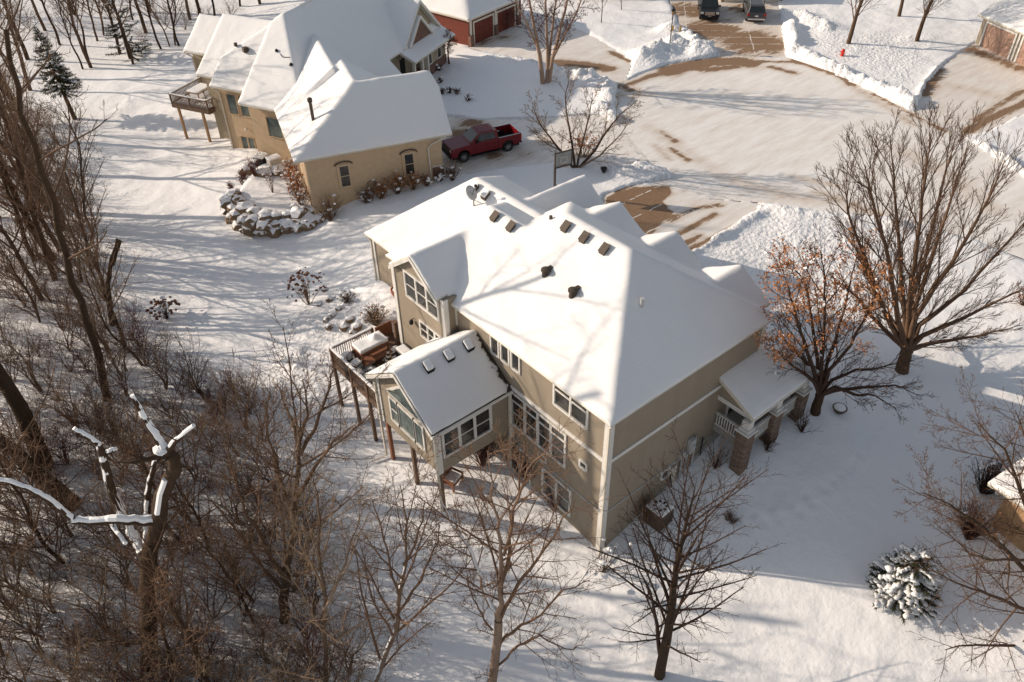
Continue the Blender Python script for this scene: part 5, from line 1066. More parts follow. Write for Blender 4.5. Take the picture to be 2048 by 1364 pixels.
# ---- hero trees -------------------------------------------------
# big vase shaped tree at the right
b = G(1803, 742); rg = random.Random(1)
t = Tree(11, wig=.06, up=.05, ratio=.50, nch=(9, 6, 7, 5), ang=(12, 32), lv=4, rmin=.0085, taper=.35, t0=.25, sides=(8, 5, 3, 3))
fork = PV(1815, 700, b); t.limb([PV(1803, 745, b), PV(1808, 722, b), fork], .42, .33, 0, 0); t.trunk.ico(tuple(fork), .36, 2, (1, 1, 1.2), .04)
mains = [((1780, 650), (1745, 560), (1700, 440), (1690, 380), -2), ((1795, 640), (1780, 530), (1745, 400), (1730, 330), -3.5), ((1808, 620), (1800, 500), (1790, 380), (1780, 280), 1), ((1818, 610), (1835, 480), (1850, 360), (1860, 270), -1), ((1825, 630), (1870, 500), (1900, 400), (1935, 290), 3),
         ((1832, 630), (1900, 530), (1960, 430), (2010, 320), -3), ((1840, 650), (1930, 580), (2000, 500), (2070, 420), 2), ((1845, 670), (1920, 640), (2000, 600), (2090, 560), -1.5), ((1843, 692), (1900, 680), (1960, 672), (2040, 650), 1), ((1790, 680), (1750, 640), (1710, 590), (1672, 560), 2), ((1822, 600), (1850, 520), (1890, 350), (1905, 300), 5), ((1800, 660), (1765, 620), (1715, 500), (1690, 470), 5)]
for i, m in enumerate(mains):
    o = m[4]; t.limb([fork, PV(*m[0], b, o*.3), PV(*m[1], b, o*.65), PV(*m[2], b, o), PV(*m[3], b, o*1.2)], .20, .02, 1, 21, .27, (10, 30), .18)
plant_tree('deciduous_tree', 'large bare vase shaped tree spreading over the road at the right', 'tree', b, t, 'bark_mid', 'twig_brown', local=False)
# smaller tree with dry orange leaves
b = G(1628, 824); t = Tree(12, wig=.09, up=.05, ratio=.48, nch=(8, 6, 6, 3), ang=(18, 42), lv=4, rmin=.008, t0=.22)
fork = PV(1640, 790, b); t.limb([PV(1630, 826, b), fork], .30, .24, 0, 0); t.trunk.ico(tuple(fork), .27, 2, (1, 1, 1.3), .04)
mains = [((1620, 720), (1600, 660), (1580, 590), (1570, 555), -1.5), ((1635, 720), (1625, 640), (1610, 560), (1590, 540), 1), ((1645, 720), (1650, 640), (1650, 560), (1640, 500), -1), ((1655, 730), (1680, 650), (1700, 570), (1715, 500), 1.5), ((1660, 740), (1700, 690), (1740, 620), (1760, 560), -1.5), ((1665, 760), (1710, 740), (1760, 735), (1830, 720), 1), ((1680, 778), (1740, 775), (1790, 770), (1835, 790), -1.5), ((1670, 775), (1710, 790), (1750, 790), (1790, 815), -3), ((1615, 730), (1590, 700), (1570, 680), (1560, 650), 1), ((1625, 760), (1590, 735), (1570, 720), (1555, 700), -2)]
for m in mains: o = m[4]; t.limb([fork, PV(*m[0], b, o*.3), PV(*m[1], b, o*.65), PV(*m[2], b, o), PV(*m[3], b, o*1.2)], .14, .016, 1, 16, .32, (16, 42), .18)
lm = t.leaves(5600, .075, lambda p: p.z > 7.4+((p.x*3.1+p.y*1.7) % 1.6) and p.z < 13, .32); ls2 = t.leaves(120, .12, lambda p: p.z > 6.8, .2); l3 = t.leaves(300, .06, lambda p: p.z > 2.5, .3)
lm.add(l3.v, l3.f)
plant_tree('leafy_tree', 'smaller tree keeping dry orange leaves in its top beside the porch', 'tree', b, t, 'bark_dark', 'twig_dark', local=False, extra=[('leaves', lm, 'leaf_orange'), ('snow_clumps', ls2, 'snow')])
# linden, bottom centre right
b = G(1318, 1352); t = Tree(13, wig=.05, up=.035, ratio=.36, nch=(7, 8, 5), ang=(30, 55), lv=3, rmin=.0065, t0=.18)
t.limb([PV(1318, 1356, b), PV(1332, 1280, b), PV(1345, 1200, b), PV(1353, 1130, b), PV(1368, 1060, b), PV(1390, 975, b)], .27, .02, 0, 38, .38, (30, 60), .16)
t.limb([PV(1322, 1320, b, .2), PV(1313, 1250, b, .3), PV(1300, 1180, b, -.5), PV(1270, 1120, b, -1)], .12, .02, 1, 12, .4)
t.limb([PV(1340, 1215, b), PV(1320, 1150, b, .5), PV(1300, 1090, b, 1), PV(1290, 1040, b, 1.2)], .09, .015, 1, 10, .4, (25, 50)); t.limb([PV(1350, 1150, b), PV(1385, 1090, b, -.5), PV(1420, 1040, b, -1)], .08, .015, 1, 9, .4, (25, 50))
lf = t.leaves(260, .035, lambda p: p.z < 3, .1)
plant_tree('linden_tree', 'bare tree with a straight dark trunk in the bottom centre right', 'tree', b, t, 'bark_dark', 'twig_dark', local=False)
# birch bottom centre, snow along the trunk
b = G(983, 1385); t = Tree(14, wig=.10, up=.03, ratio=.42, nch=(6, 7, 6, 3), ang=(28, 55), lv=4, rmin=.0065, t0=.15, droop=.06)
t.limb([PV(980, 1400, b), PV(992, 1300, b), PV(997, 1240, b)], .22, .18, 0, 3, .3)
for m, r0 in (([(997, 1240), (1002, 1190), (1006, 1120), (1000, 1060), (985, 1000), (975, 900)], .13), ([(1002, 1190), (1012, 1130), (1025, 1050), (1040, 960), (1050, 880)], .11), ([(997, 1240), (975, 1190), (955, 1140), (935, 1090), (905, 1050), (880, 1000)], .14), ([(1000, 1240), (1040, 1170), (1075, 1120), (1120, 1050), (1150, 1000)], .10), ([(998, 1290), (1040, 1250), (1085, 1230), (1130, 1180), (1180, 1160)], .08), ([(998, 1330), (1040, 1290), (1080, 1270), (1130, 1300), (1170, 1290)], .06), ([(1008, 1110), (1030, 1020), (1060, 940), (1100, 890)], .07), ([(985, 1260), (960, 1225), (945, 1200), (935, 1150)], .05)):
    off = t.r.uniform(-2, 2); P = [PV(x, y, b, off*i/len(m)) for i, (x, y) in enumerate(m)]; t.limb(P, r0, .018, 0 if r0 > .12 else 1, 15, .36, (28, 60), .12, jit=.08)
plant_tree('birch_tree', 'multi stemmed birch with a snow streaked trunk at the bottom centre', 'tree', b, t, 'bark_birch', 'twig_brown', local=False)
# second birch, left of it
b = G(735, 1400); t = Tree(15, wig=.10, up=.03, ratio=.42, nch=(6, 7, 6, 3), ang=(28, 58), lv=4, rmin=.0065, t0=.12, droop=.04)
for m, r0 in (([(730, 1410), (765, 1330), (790, 1260), (800, 1200), (812, 1120), (815, 1040), (800, 970)], .16), ([(792, 1230), (840, 1160), (870, 1100), (880, 1050)], .07), ([(808, 1130), (840, 1060), (850, 1000)], .06), ([(785, 1270), (750, 1210), (735, 1160), (720, 1090)], .06), ([(800, 1200), (775, 1120), (760, 1050), (745, 1000)], .06)):
    off = t.r.uniform(-1.5, 1.5); t.limb([PV(x, y, b, off*i/len(m)) for i, (x, y) in enumerate(m)], r0, .016, 0 if r0 > .1 else 1, 14, .36, (28, 60), .1, jit=.07)
plant_tree('birch_tree', 'slender leaning birch between the dense woods and the bottom centre birch', 'tree', b, t, 'bark_birch', 'twig_brown', local=False)
b = G(650, 1400); t = Tree(16, wig=.10, up=.04, ratio=.4, nch=(6, 7, 6, 3), ang=(25, 55), lv=4, rmin=.0065, t0=.12)
for m, r0 in (([(655, 1410), (650, 1300), (648, 1200), (640, 1100), (636, 1010), (625, 940)], .12), ([(648, 1220), (680, 1150), (705, 1080), (720, 1030)], .07), ([(645, 1180), (610, 1110), (590, 1050), (575, 1000)], .06)):
    t.limb([PV(x, y, b, .3*i) for i, (x, y) in enumerate(m)], r0, .016, 0 if r0 > .1 else 1, 14, .36, (25, 58), .1, jit=.07)
plant_tree('young_tree', 'thin straight young tree just left of the slender leaning birch', 'tree', b, t, 'bark_mid', 'twig_tan', local=False)
# forked dark tree lower left of centre
b = G(568, 1240); t = Tree(17, wig=.09, up=.045, ratio=.42, nch=(7, 7, 6, 3), ang=(25, 52), lv=4, rmin=.0075, t0=.12)
for m, r0 in (([(568, 1245), (568, 1180), (575, 1130), (590, 1060), (588, 990), (600, 900), (612, 830), (605, 760)], .26), ([(573, 1150), (540, 1110), (515, 1060), (490, 1020), (470, 960), (455, 880)], .13), ([(590, 1030), (560, 960), (540, 880), (530, 810)], .11), ([(592, 1000), (630, 940), (670, 880), (710, 850)], .11), ([(600, 910), (640, 830), (660, 770), (665, 740)], .09), ([(600, 900), (580, 830), (560, 780)], .08)):
    off = t.r.uniform(-2, 2); t.limb([PV(x, y, b, off*i/len(m)) for i, (x, y) in enumerate(m)], r0, .02, 0 if r0 > .2 else 1, 15, .36, (25, 55), .12, jit=.08)
plant_tree('deciduous_tree', 'tall forked bare tree in front of the sunroom among the woods edge', 'tree', b, t, 'bark_mid', 'twig_brown', local=False)
# dead tree with snow on its limbs
b = G(300, 1330); t = Tree(18, sides=(14, 8, 5), wig=.1, lv=1, nch=(0,), rmin=.012)
limbs = [([(300, 1335), (298, 1250), (296, 1180), (300, 1100), (318, 1040), (325, 990), (336, 960), (352, 940), (348, 915), (335, 905)], .40, .20, 0), ([(318, 1042), (280, 1042), (235, 1040), (190, 1043), (150, 1043), (118, 1015), (75, 985), (40, 970), (0, 960)], .20, .07, -.6), ([(220, 1034), (235, 1065), (252, 1088)], .13, .05, -1.2),
         ([(292, 1115), (275, 1085), (255, 1045), (225, 990), (210, 930), (200, 890), (180, 875), (148, 858)], .26, .07, .8), ([(296, 1100), (292, 1050), (295, 1000), (300, 960), (312, 920)], .16, .09, 1.2), ([(338, 908), (310, 870), (285, 830), (265, 793)], .20, .08, .4), ([(335, 900), (355, 878), (388, 852)], .12, .04, -.4), ([(335, 910), (300, 916), (270, 925), (235, 925)], .13, .04, -.9), ([(215, 905), (225, 902), (232, 900)], .09, .05, .5)]
snow = MB()
for i, (m, r0, r1, off) in enumerate(limbs):
    P = [PV(x, y, b, off*min(1, j/2)) for j, (x, y) in enumerate(m)]; P, Q = t.limb(P, r0, r1, 0, 0, sub=4, jit=.035)
    Q2_ = [r*t.r.uniform(.85, 1.15) for r in Q]
    if i not in (0, 7):
        k = max(1, 0); sp = [p+Vector((0, 0, r*.55+.02))+rv(t.r)*.012 for p, r in zip(P[k:], Q[k:])]; snow.tube(sp, [max(.08, r*.92*t.r.uniform(.85, 1.12)) for r in Q[k:]], 8)
for _ in range(16):
    p = Vector(t.r.choice(t.trunk.v)); P, Q, D = t.line(p, rv(t.r)+Vector((0, 0, .4)), t.r.uniform(.4, 1.6), .03, 1); t.emit(P, Q, 1)
P = [PV(x, y, b, -.25) for x, y in ((322, 1030), (328, 990), (338, 962))]; snow.tube([p+Vector((0, 0, .1))-RH*.12 for p in P], .12, 6)
c = PV(325, 905, b); snow.ico((c.x, c.y, c.z+.2), .3, 2, (1, 1, .6), .15)
plant_tree('dead_tree', 'broken dead tree with thick snow lines along its pale limbs at lower left', 'tree', b, t, 'bark_dark', 'bark_dark', local=False, extra=[('limb_snow', snow, 'snow')])
# three massive dark leaning trunks at the left edge
for (m, r0, lb, sd) in (([(90, 935), (60, 860), (20, 780), (-40, 690), (-130, 500), (-240, 280), (-300, 120)], .55, 'massive dark trunk leaning left out of the frame above the dead tree', 31), ([(150, 1010), (90, 960), (30, 905), (-60, 830), (-190, 640), (-330, 420)], .50, 'thick dark trunk slanting in from the left edge behind the dead tree', 32), ([(225, 650), (215, 570), (222, 520), (235, 480)], .22, 'broken topped snag standing at the edge of the lawn', 33),
                        ([(105, 520), (60, 450), (25, 380), (-10, 300)], .35, 'dark leaning trunk at the left edge beside the lawn woods', 34), ([(215, 800), (190, 690), (142, 560), (108, 400), (45, 230), (12, 60)], .27, 'tall dark trunk rising from the brush straight above the dead tree', 35)):
    b = G(*m[0]); t = Tree(sd, wig=.1, up=.03, ratio=.4, nch=(6, 5, 3), lv=3, rmin=.012, t0=.35); P, Q = t.limb([PV(x, y, b, .2*i) for i, (x, y) in enumerate(m)], r0, r0*(.25 if sd < 33 else .45), 0, {31: 18, 32: 16, 33: 3, 34: 10, 35: 13}[sd], {31: .34, 32: .34, 33: .2, 34: .42, 35: .28}[sd], (30, 65), .4, jit=.05 if sd < 35 else .16)
    if sd == 33: t.limb([PV(225, 530, b), PV(232, 505, b), PV(240, 482, b), PV(232, 478, b)], .14, .09, 0, 0)
    plant_tree('old_tree', lb, 'tree', b, t, 'bark_dark', 'twig_brown', local=False)
# river birch clump at the top
b = G(1092, 166); t = Tree(19, wig=.07, up=.05, ratio=.36, nch=(7, 8, 6, 3), ang=(25, 55), lv=4, rmin=.010, t0=.3)
for m, r0, off in (([(1086, 167), (1080, 110), (1070, 60), (1058, 0), (1045, -70)], .26, -.5), ([(1094, 163), (1095, 90), (1092, 20), (1088, -60)], .20, .6), ([(1098, 167), (1105, 120), (1120, 60), (1135, 0), (1150, -70)], .24, 0), ([(1097, 140), (1103, 70), (1112, 0), (1115, -70)], .15, 1), ([(1106, 115), (1130, 70), (1155, 20), (1175, -40)], .13, -1), ([(1078, 100), (1055, 50), (1035, 10), (1010, -40)], .11, -1.2)):
    t.limb([PV(x, y, b, off*i/2) for i, (x, y) in enumerate(m)], r0, .05, 0, 13, .3, (35, 75), .25)
plant_tree('birch_clump', 'pinkish birch clump of several stems by the far driveways', 'tree', b, t, 'bark_pink', 'twig_red', local=False)
# spreading multi stem tree beside the hoop with an orange leafy shrub in it
b = G(1152, 335); t = Tree(20, wig=.09, up=.03, ratio=.40, nch=(7, 7, 6, 3), ang=(22, 50), lv=4, rmin=.008, t0=.2)
for m, r0, off in (([(1148, 338), (1125, 305), (1100, 275), (1075, 240), (1065, 205)], .13, -.5), ([(1150, 336), (1145, 290), (1135, 240), (1130, 190), (1140, 160)], .12, .8), ([(1154, 336), (1165, 280), (1180, 230), (1185, 185)], .11, -.8), ([(1156, 338), (1190, 300), (1215, 260), (1240, 230), (1275, 200)], .14, .3), ([(1157, 336), (1200, 310), (1240, 270), (1265, 235)], .10, -1.2), ([(1125, 305), (1090, 285), (1065, 262)], .06, .6)):
    t.limb([PV(x, y, b, off*i/2) for i, (x, y) in enumerate(m)], r0, .02, 0 if r0 > .1 else 1, 13, .34, (22, 52), .2)
plant_tree('ornamental_tree', 'low bare ornamental tree with spreading stems right of the basketball hoop', 'tree', b, t, 'bark_mid', 'twig_tan', local=False)
# tree with russet crown by the stucco entry
b = G(899, 127); t = Tree(21, wig=.12, up=.05, ratio=.55, nch=(9, 7, 5), ang=(25, 55), lv=3, rmin=.011, t0=.35); t.grow(2.9, .13, (0, 0), .4, 12); lf = t.leaves(900, .06, None, .2)
plant_tree('small_tree', 'small round tree with russet twigs in front of the red garage', 'tree', b, t, 'bark_mid', 'twig_red', extra=[('leaves', lf, 'leaf_brown')])
# three yard trees top right
for (px, py, h, r, sd, lb) in ((1696, 88, 8.5, .26, 41, 'bare yard tree standing right behind the red hydrant'), (1834, 82, 8.0, .25, 42, 'bare yard tree between the hydrant and the far right garage'), (1798, 33, 8.5, .22, 43, 'bare tree farther back between the two yard trees at top right')):
    b = G(px, py); t = Tree(sd, wig=.08, up=.07, ratio=.62, nch=(8, 6, 4), ang=(25, 52), lv=3, rmin=.012, t0=.2); t.nch = (8, 9, 7); t.grow(h, r, (.02, .02), .28, 18)
    plant_tree('yard_tree', lb, 'tree', b, t, 'bark_mid', 'twig_brown', group=None)
for (px, py, lb) in ((1243, 20, 'small bare sapling on the snowy lawn near the top edge'), (1203, 46, 'thin bare sapling staked near the top edge left of its neighbour')):
    b = G(px, py); t = Tree(int(px), wig=.08, up=.1, ratio=.4, nch=(7, 4), ang=(25, 50), lv=2, rmin=.014); t.grow(3.2 if px > 1230 else 5, .06, (0, 0), .3, 12); plant_tree('sapling', lb, 'tree', b, t, 'bark_mid', 'twig_brown')
# tree reaching in from the lower right corner (stem just outside the frame)
b = G(2110, 1230); t = Tree(22, wig=.10, up=.03, ratio=.40, nch=(7, 7, 6, 3), ang=(25, 55), lv=4, rmin=.0065, t0=.12)
for m, r0, off in (([(2110, 1240), (2060, 1150), (2000, 1090), (1950, 1040), (1900, 1010), (1845, 985)], .14, .5), ([(2105, 1230), (2070, 1080), (2040, 980), (2010, 900), (1960, 850)], .14, 1), ([(2110, 1240), (2050, 1220), (1980, 1190), (1920, 1170), (1860, 1140)], .12, -1), ([(2110, 1250), (2060, 1290), (2000, 1290), (1930, 1290), (1890, 1300)], .11, -1.5), ([(2110, 1230), (2060, 1120), (1990, 1120), (1940, 1110), (1890, 1060)], .09, -.5), ([(2100, 1200), (2080, 1050), (2060, 900), (2030, 820)], .10, 1.8), ([(2110, 1250), (2080, 1330), (2030, 1380), (1980, 1400)], .09, -2)):
    t.limb([PV(x, y, b, off*i/2) for i, (x, y) in enumerate(m)], r0, .018, 0 if r0 > .13 else 1, 16, .30, (28, 62), .15)
lf = t.leaves(1800, .03, None, .1)
plant_tree('budding_tree', 'tree with reddish buds reaching in from the lower right edge', 'tree', b, t, 'bark_mid', 'twig_brown', local=False, extra=[('buds', lf, 'leaf_brown')])
# ---- conifers -----------------------------------------------------
def conifer(seed, h, r, snow_k=.35, lean=(0, 0), dens=1.0, nlen=.16, gap=0.0, sn=.10, f0=.06, pw=.8):
    rg = random.Random(seed); tk = MB(); nd = MB(); sm = MB(); tk.tube([(0, 0, -.2), (lean[0]*h, lean[1]*h, h)], [.04*h**.8, .02], 6)
    lay = int(h*3.6*dens)
    for i in range(lay):
        f = (i+.5)/lay; z = h*(f0+(.98-f0)*f); rr = r*(1-f)**pw+.08; nb = int(6+6*(1-f))
        for j in range(nb):
            if rg.random() < gap: continue
            a = rg.random()*6.28; L = rr*rg.uniform(.75, 1.1); p0 = Vector((lean[0]*z, lean[1]*z, z)); d = Vector((math.cos(a), math.sin(a), -.10+.35*f+rg.uniform(-.1, .1))); pts = [p0+d*L*t_+Vector((0, 0, -.10*L*math.sin(t_*3))) for t_ in (0, .4, .75, 1)]; tk.tube(pts, [.02, .015, .01, .006], 3, cap=False)
            ns_ = max(8, int(L*44))
            for s_ in range(ns_):
                t_ = (s_+rg.random())/ns_; t_ = .15+.85*t_; k = min(2, int(t_*3)); p = pts[0].lerp(pts[3], t_)+Vector((0, 0, -.10*L*math.sin(t_*3)))
                dd = (d.normalized()*.8+rv(rg)*.9).normalized(); w_ = dd.cross(Vector((0, 0, 1))); w_ = w_.normalized()*.034 if w_.length > .01 else Vector((.02, 0, 0)); e = p+dd*nlen*rg.uniform(.7, 1.3)
                nd.add([tuple(p-w_), tuple(p+w_), tuple(e)], [(0, 1, 2)])
            if rg.random() < snow_k:
                for t_ in (.4, .58, .76, .92):
                    p = pts[0].lerp(pts[3], t_)+Vector((0, 0, .03)); s_ = sn*rg.uniform(.6, 1.5)*(.6+L*.3); sm.ico(tuple(p), s_, 1, (1.1+abs(d.x)*.9, 1.1+abs(d.y)*.9, .38), .5, rg)
    return tk, nd, sm
def plant_conifer(label, loc, args, name='spruce_tree'):
    tk, nd, sm = conifer(*args); T = Thing(name, label, 'tree', tuple(loc)); T.part('trunk', tk, M['bark_dark'], world=False); T.part('crown', nd, M['needle'], world=False); T.part('snow_clumps', sm, M['snow'], world=False, smooth=True); return T
plant_conifer('young round spruce loaded with snow on the lower right lawn', G(1802, 1185), (5, 3.1, 1.6, .70, (0, 0), 1.9, .24, 0, .10, .03, .42))
plant_conifer('dark spruce dusted with snow at the upper left woods edge', G(150, 238), (6, 10.0, 2.1, .30, (-.05, .03), .8, .30, .1, .10, .32))
plant_conifer('thin open conifer behind the bare trunks at the top left', G(262, 118), (7, 11, 3.0, .10, (0, 0), .45, .30, .35, .10), 'pine_tree')
# ---- shrubs --------------------------------------------------------
def shrub(seed, h, n, spread=.5, lv=2, rmin=.009, nch=(6, 4), ang=(18, 45), ratio=.5, up=.05, wig=.13):
    t = Tree(seed, wig=wig, up=up, ratio=ratio, nch=nch, ang=ang, lv=lv, rmin=rmin, t0=.2, segl=.3, sides=(4, 3, 3)); rg = random.Random(seed)
    for i in range(n):
        a = rg.random()*6.28; s_ = rg.random()*spread; d = Vector((math.cos(a)*s_, math.sin(a)*s_, 1)); L = h*rg.uniform(.65, 1.05); P, Q, D = t.line(Vector((math.cos(a)*.12*s_, math.sin(a)*.12*s_, -.1)), d, L, .012+.008*h, 1); t.emit(P, Q, 1); t.kids(P, Q, D, L, 2 if lv > 1 else 2)
        t.tips.append(P[-1])
    return t
def plant_shrub(label, px, py, seed, h, n, tw, spread=.5, leaf=None, nleaf=0, lsz=.05, snow=0, name='shrub', lv=2, lspread=.12, zadd=0, crown='stems', loc=None, ang=(18, 45), group=None):
    t = shrub(seed, h, n, spread, lv, ang=ang); ex = []
    if leaf: ex.append(('leaves' if 'hydrangea' not in name else 'flower_heads', t.leaves(nleaf, lsz, None, lspread), leaf))
    if snow:
        q = MB(); rg = random.Random(seed)
        for _ in range(snow): p = rg.choice(t.tips) if t.tips else Vector((0, 0, h)); q.ico(tuple(p), rg.uniform(.07, .17), 1, (1.2, 1.2, .7), .3, rg)
        ex.append(('snow_clumps', q, 'snow'))
    return plant_tree(name, label, 'shrub', loc if loc is not None else G(px, py, zadd), t, tw, tw, extra=ex, crown_name=crown, group=group)
plant_shrub('orange leaved shrub tucked behind the bare ornamental tree', 1165, 318, 51, 2.2, 26, 'twig_tan', .9, 'leaf_orange', 900, .08, 8)
plant_shrub('hydrangea shrub with dry brown flower heads above the rocky slope', 618, 608, 52, 2.6, 16, 'twig_brown', .75, 'leaf_brown', 0, .1, 0, 'hydrangea_shrub')
def heads(T, seed, h, n, sp, r, m='leaf_brown'):
    rg = random.Random(seed); q = MB()
    for _ in range(n):
        a = rg.random()*6.28; s_ = sp*math.sqrt(rg.random()); z = h*rg.uniform(.6, 1.0)*(1-.25*(s_/sp)**2); q.ico((s_*math.cos(a), s_*math.sin(a), z), r*rg.uniform(.6, 1.2), 1, (1, 1, .8), .3, rg)
    T.part('flower_heads', q, M[m], world=False)
T = plant_shrub('low brown hydrangea with drooping heads on the left lawn edge', 335, 635, 53, 1.5, 22, 'twig_dark', .9, None, 0, .1, 14, 'hydrangea_shrub'); heads(T, 53, 1.5, 60, 1.2, .12)
for o in [x for x in bpy.data.objects if x.get('label', '').startswith('hydrangea shrub with dry')]:
    rg = random.Random(2); q = MB()
    for _ in range(85): a = rg.random()*6.28; s_ = 1.5*math.sqrt(rg.random()); q.ico((s_*math.cos(a), s_*math.sin(a), 2.5-.5*(s_/1.5)**2*rg.uniform(.5, 3)), .1*rg.uniform(.6, 1.2), 1, (1, 1, .8), .3, rg)
    me = q.mesh('flower_heads', M['leaf_brown']); c = bpy.data.objects.new('flower_heads', me); COL.objects.link(c); c.parent = o
plant_shrub('dense tan shrub on the slope left of the deck screen', 752, 648, 54, 1.5, 60, 'twig_tan', .9, 'leaf_tan', 700, .06, 12)
plant_shrub('flat brown shrub in the middle of the slope beds', 695, 603, 55, .9, 40, 'twig_brown', 1.3, 'leaf_brown', 120, .05, 3)
plant_shrub('tan ornamental shrub against the left wing wall beside the plant pot', 812, 598, 56, 1.1, 30, 'twig_tan', .5, 'leaf_orange', 260, .06)
plant_shrub('gnarled shrub with snow caps at the corner of the middle house', 1208, 1140, 57, 1.9, 13, 'bark_mid', .8, None, 0, .1, 16)
plant_shrub('reddish twiggy shrub growing beside the brown air conditioner', 1290, 1045, 58, 2.2, 20, 'twig_brown', .6)
plant_shrub('bare shrub beneath the sunroom window near the rear wall', 965, 930, 59, 3.0, 40, 'twig_red', .6, lv=3)
plant_shrub('reddish bare shrub against the rear wall left of the basement window', 1060, 960, 60, 2.6, 34, 'twig_red', .6, lv=3)
plant_shrub('low reddish shrub along the foundation under the basement window', 1110, 1020, 61, 1.5, 34, 'twig_red', .9)
plant_shrub('dark bare shrub snagged over a branch arch below the stone pier', 1432, 935, 62, 1.7, 16, 'twig_dark', .7)
plant_shrub('dark twiggy shrub nearest the middle stone pier', 1535, 900, 63, 1.2, 16, 'twig_dark', .8); plant_shrub('dark twiggy shrub right of the farthest stone pier', 1605, 862, 64, 1.3, 18, 'twig_dark', .8)
plant_shrub('small lone twiggy clump on the shaded snow right of the air conditioner', 1460, 1040, 65, .6, 40, 'twig_brown', 1.1)
for i, (px, py, h, lb) in enumerate(((488, 372, 1.6, 'purplish shrub at the outer left end of the raised bed'), (510, 352, 1.7, 'purplish shrub between the boulders and the black air conditioner'), (464, 382, .9, 'small dark shrub at the far left foot of the raised bed'))): plant_shrub(lb, px, py, 70+i, h, 34, 'twig_red', .5, 'leaf_brown', 120, .05, 3)
plant_shrub('leggy little tree with a tuft of seed heads in the raised bed', 546, 385, 74, 2.2, 5, 'twig_brown', .15, 'leaf_brown', 160, .05, 6, name='standard_shrub', lspread=.3)
# leafy climbers and shrubs against the stucco wall
for i in range(6):
    p = fpq(-.75, 1.0+i*1.15, 0); plant_shrub('leafy orange shrub number %s from the corner along the sunlit garage wall' % ['first', 'second', 'third', 'fourth', 'fifth', 'sixth'][i] if False else ['orange leaved shrub at the near corner of the sunlit garage wall', 'orange leaved shrub second from the garage corner on the sunlit side', 'orange leaved shrub third from the garage corner on the sunlit side', 'orange leaved shrub fourth from the garage corner on the sunlit side', 'orange leaved shrub fifth from the garage corner on the sunlit side', 'orange leaved shrub nearest the black air conditioner on the sunlit side'][i], 0, 0, 80+i, 2.0, 16, 'twig_brown', .5, 'leaf_orange', 420, .075, 9, loc=(p[0], p[1], gz(p[0], p[1])))
for i, (u, h, m, k, lb) in enumerate(((1.1, 2.2, 'leaf_orange', 60, 'wispy tan shrub at the left end of the shaded stucco wall'), (4.2, 1.2, 'leaf_brown', 160, 'dark brown shrub below the thin metal trellis'), (5.4, 1.3, 'leaf_orange', 320, 'orange brown shrub right of the metal trellis'), (6.8, 1.7, 'leaf_orange', 420, 'tallest orange shrub along the shaded stucco wall'), (8.2, 1.4, 'leaf_orange', 300, 'orange shrub under the right arched window'), (9.4, 1.0, 'leaf_brown', 200, 'low dark shrub left of the stucco house downspout'), (11.6, 1.6, 'leaf_tan', 80, 'tan twiggy shrub by the stone corner near the truck'))):
    p = fpq(u, -.9, 0); plant_shrub(lb, 0, 0, 90+i, h, 30, 'twig_brown', .8, m, k, .07, 5, loc=(p[0], p[1], gz(p[0], p[1])))
for i, (px, py, lb) in enumerate(((738, 392, 'snow topped low shrub in front of the stucco wall at left'), (748, 380, 'snow topped low shrub beside the trellis'), (880, 360, 'low snowy shrub beside the stone base of the stucco garage'), (902, 350, 'low snowy shrub closest to the truck front'))): plant_shrub(lb, px, py, 100+i, .7, 22, 'twig_dark', 1.0, 'leaf_brown', 160, .05, 14)
for i, (px, py) in enumerate(((880, 165), (884, 187), (900, 184), (913, 186), (877, 140), (937, 200))):
    plant_shrub(['small brown perennial clump nearest the stone entry wall', 'small brown perennial clump at the inner end of the row beside the stucco roof', 'small brown perennial clump in the middle of the row on the front lawn', 'small brown perennial clump at the outer end of the row on the front lawn', 'small brown perennial clump right under the stone entry wall corner', 'smallest brown perennial clump farthest down the front lawn'][i], px, py, 110+i, .6, 26, 'twig_dark', 1.0, 'leaf_brown', 140, .05, 3, name='perennial_clump')
plant_shrub('rusty red shrub beside the lower right house corner', 1935, 1075, 120, 2.4, 70, 'twig_red', .7, 'leaf_orange', 300, .05, 4, lv=2); plant_shrub('dark shaded shrub behind the lower right house corner', 1965, 985, 121, 2.4, 60, 'twig_dark', .8, 'leaf_brown', 200, .05, 8)
plant_shrub('orange brown shrub cut off by the right edge behind the big vase tree', 2046, 610, 122, 1.6, 40, 'twig_brown', .8, 'leaf_orange', 400, .06, 4)
plant_shrub('brown twiggy shrub against the red garage wall', 890, 70, 123, 1.8, 40, 'twig_red', .9, 'leaf_brown', 300, .06); plant_shrub('reddish shrub beside the red garage doors', 1010, 62, 124, 3.0, 40, 'twig_red', .8, 'leaf_brown', 100, .06, lv=3)

# ---- the woods -----------------------------------------------------
WT = []
specs = [(201, 15, .22, .1, 'bark_mid', 'twig_brown', .28, 22), (202, 13, .16, .12, 'bark_dark', 'twig_brown', .35, 18), (203, 16, .27, .08, 'bark_dark', 'twig_tan', .36, 22), (204, 11, .11, .14, 'bark_mid', 'twig_tan', .2, 20), (205, 12, .13, .12, 'bark_mid', 'twig_brown', .15, 24)]
for sd, h, r, wg, bk, tw, first, nc in specs:
    t = Tree(sd, wig=wg, up=.05, ratio=.42, nch=(8, 8, 5), ang=(22, 54), lv=3, rmin=.0095, t0=.15, segl=.6); t.grow(h, r, (.03, -.02), first, nc); WT.append((t, bk, tw))
def zone(px, py):
    if py < 140: return 'in the far strip of woods along the top left edge'
    if py < 420: return 'in the upper left woods beside the lawn'
    if py < 800: return 'in the dense middle woods at the left edge'
    if py < 1080: return 'in the woods around the snow lined dead tree'
    return 'in the brushy woods along the bottom left edge'
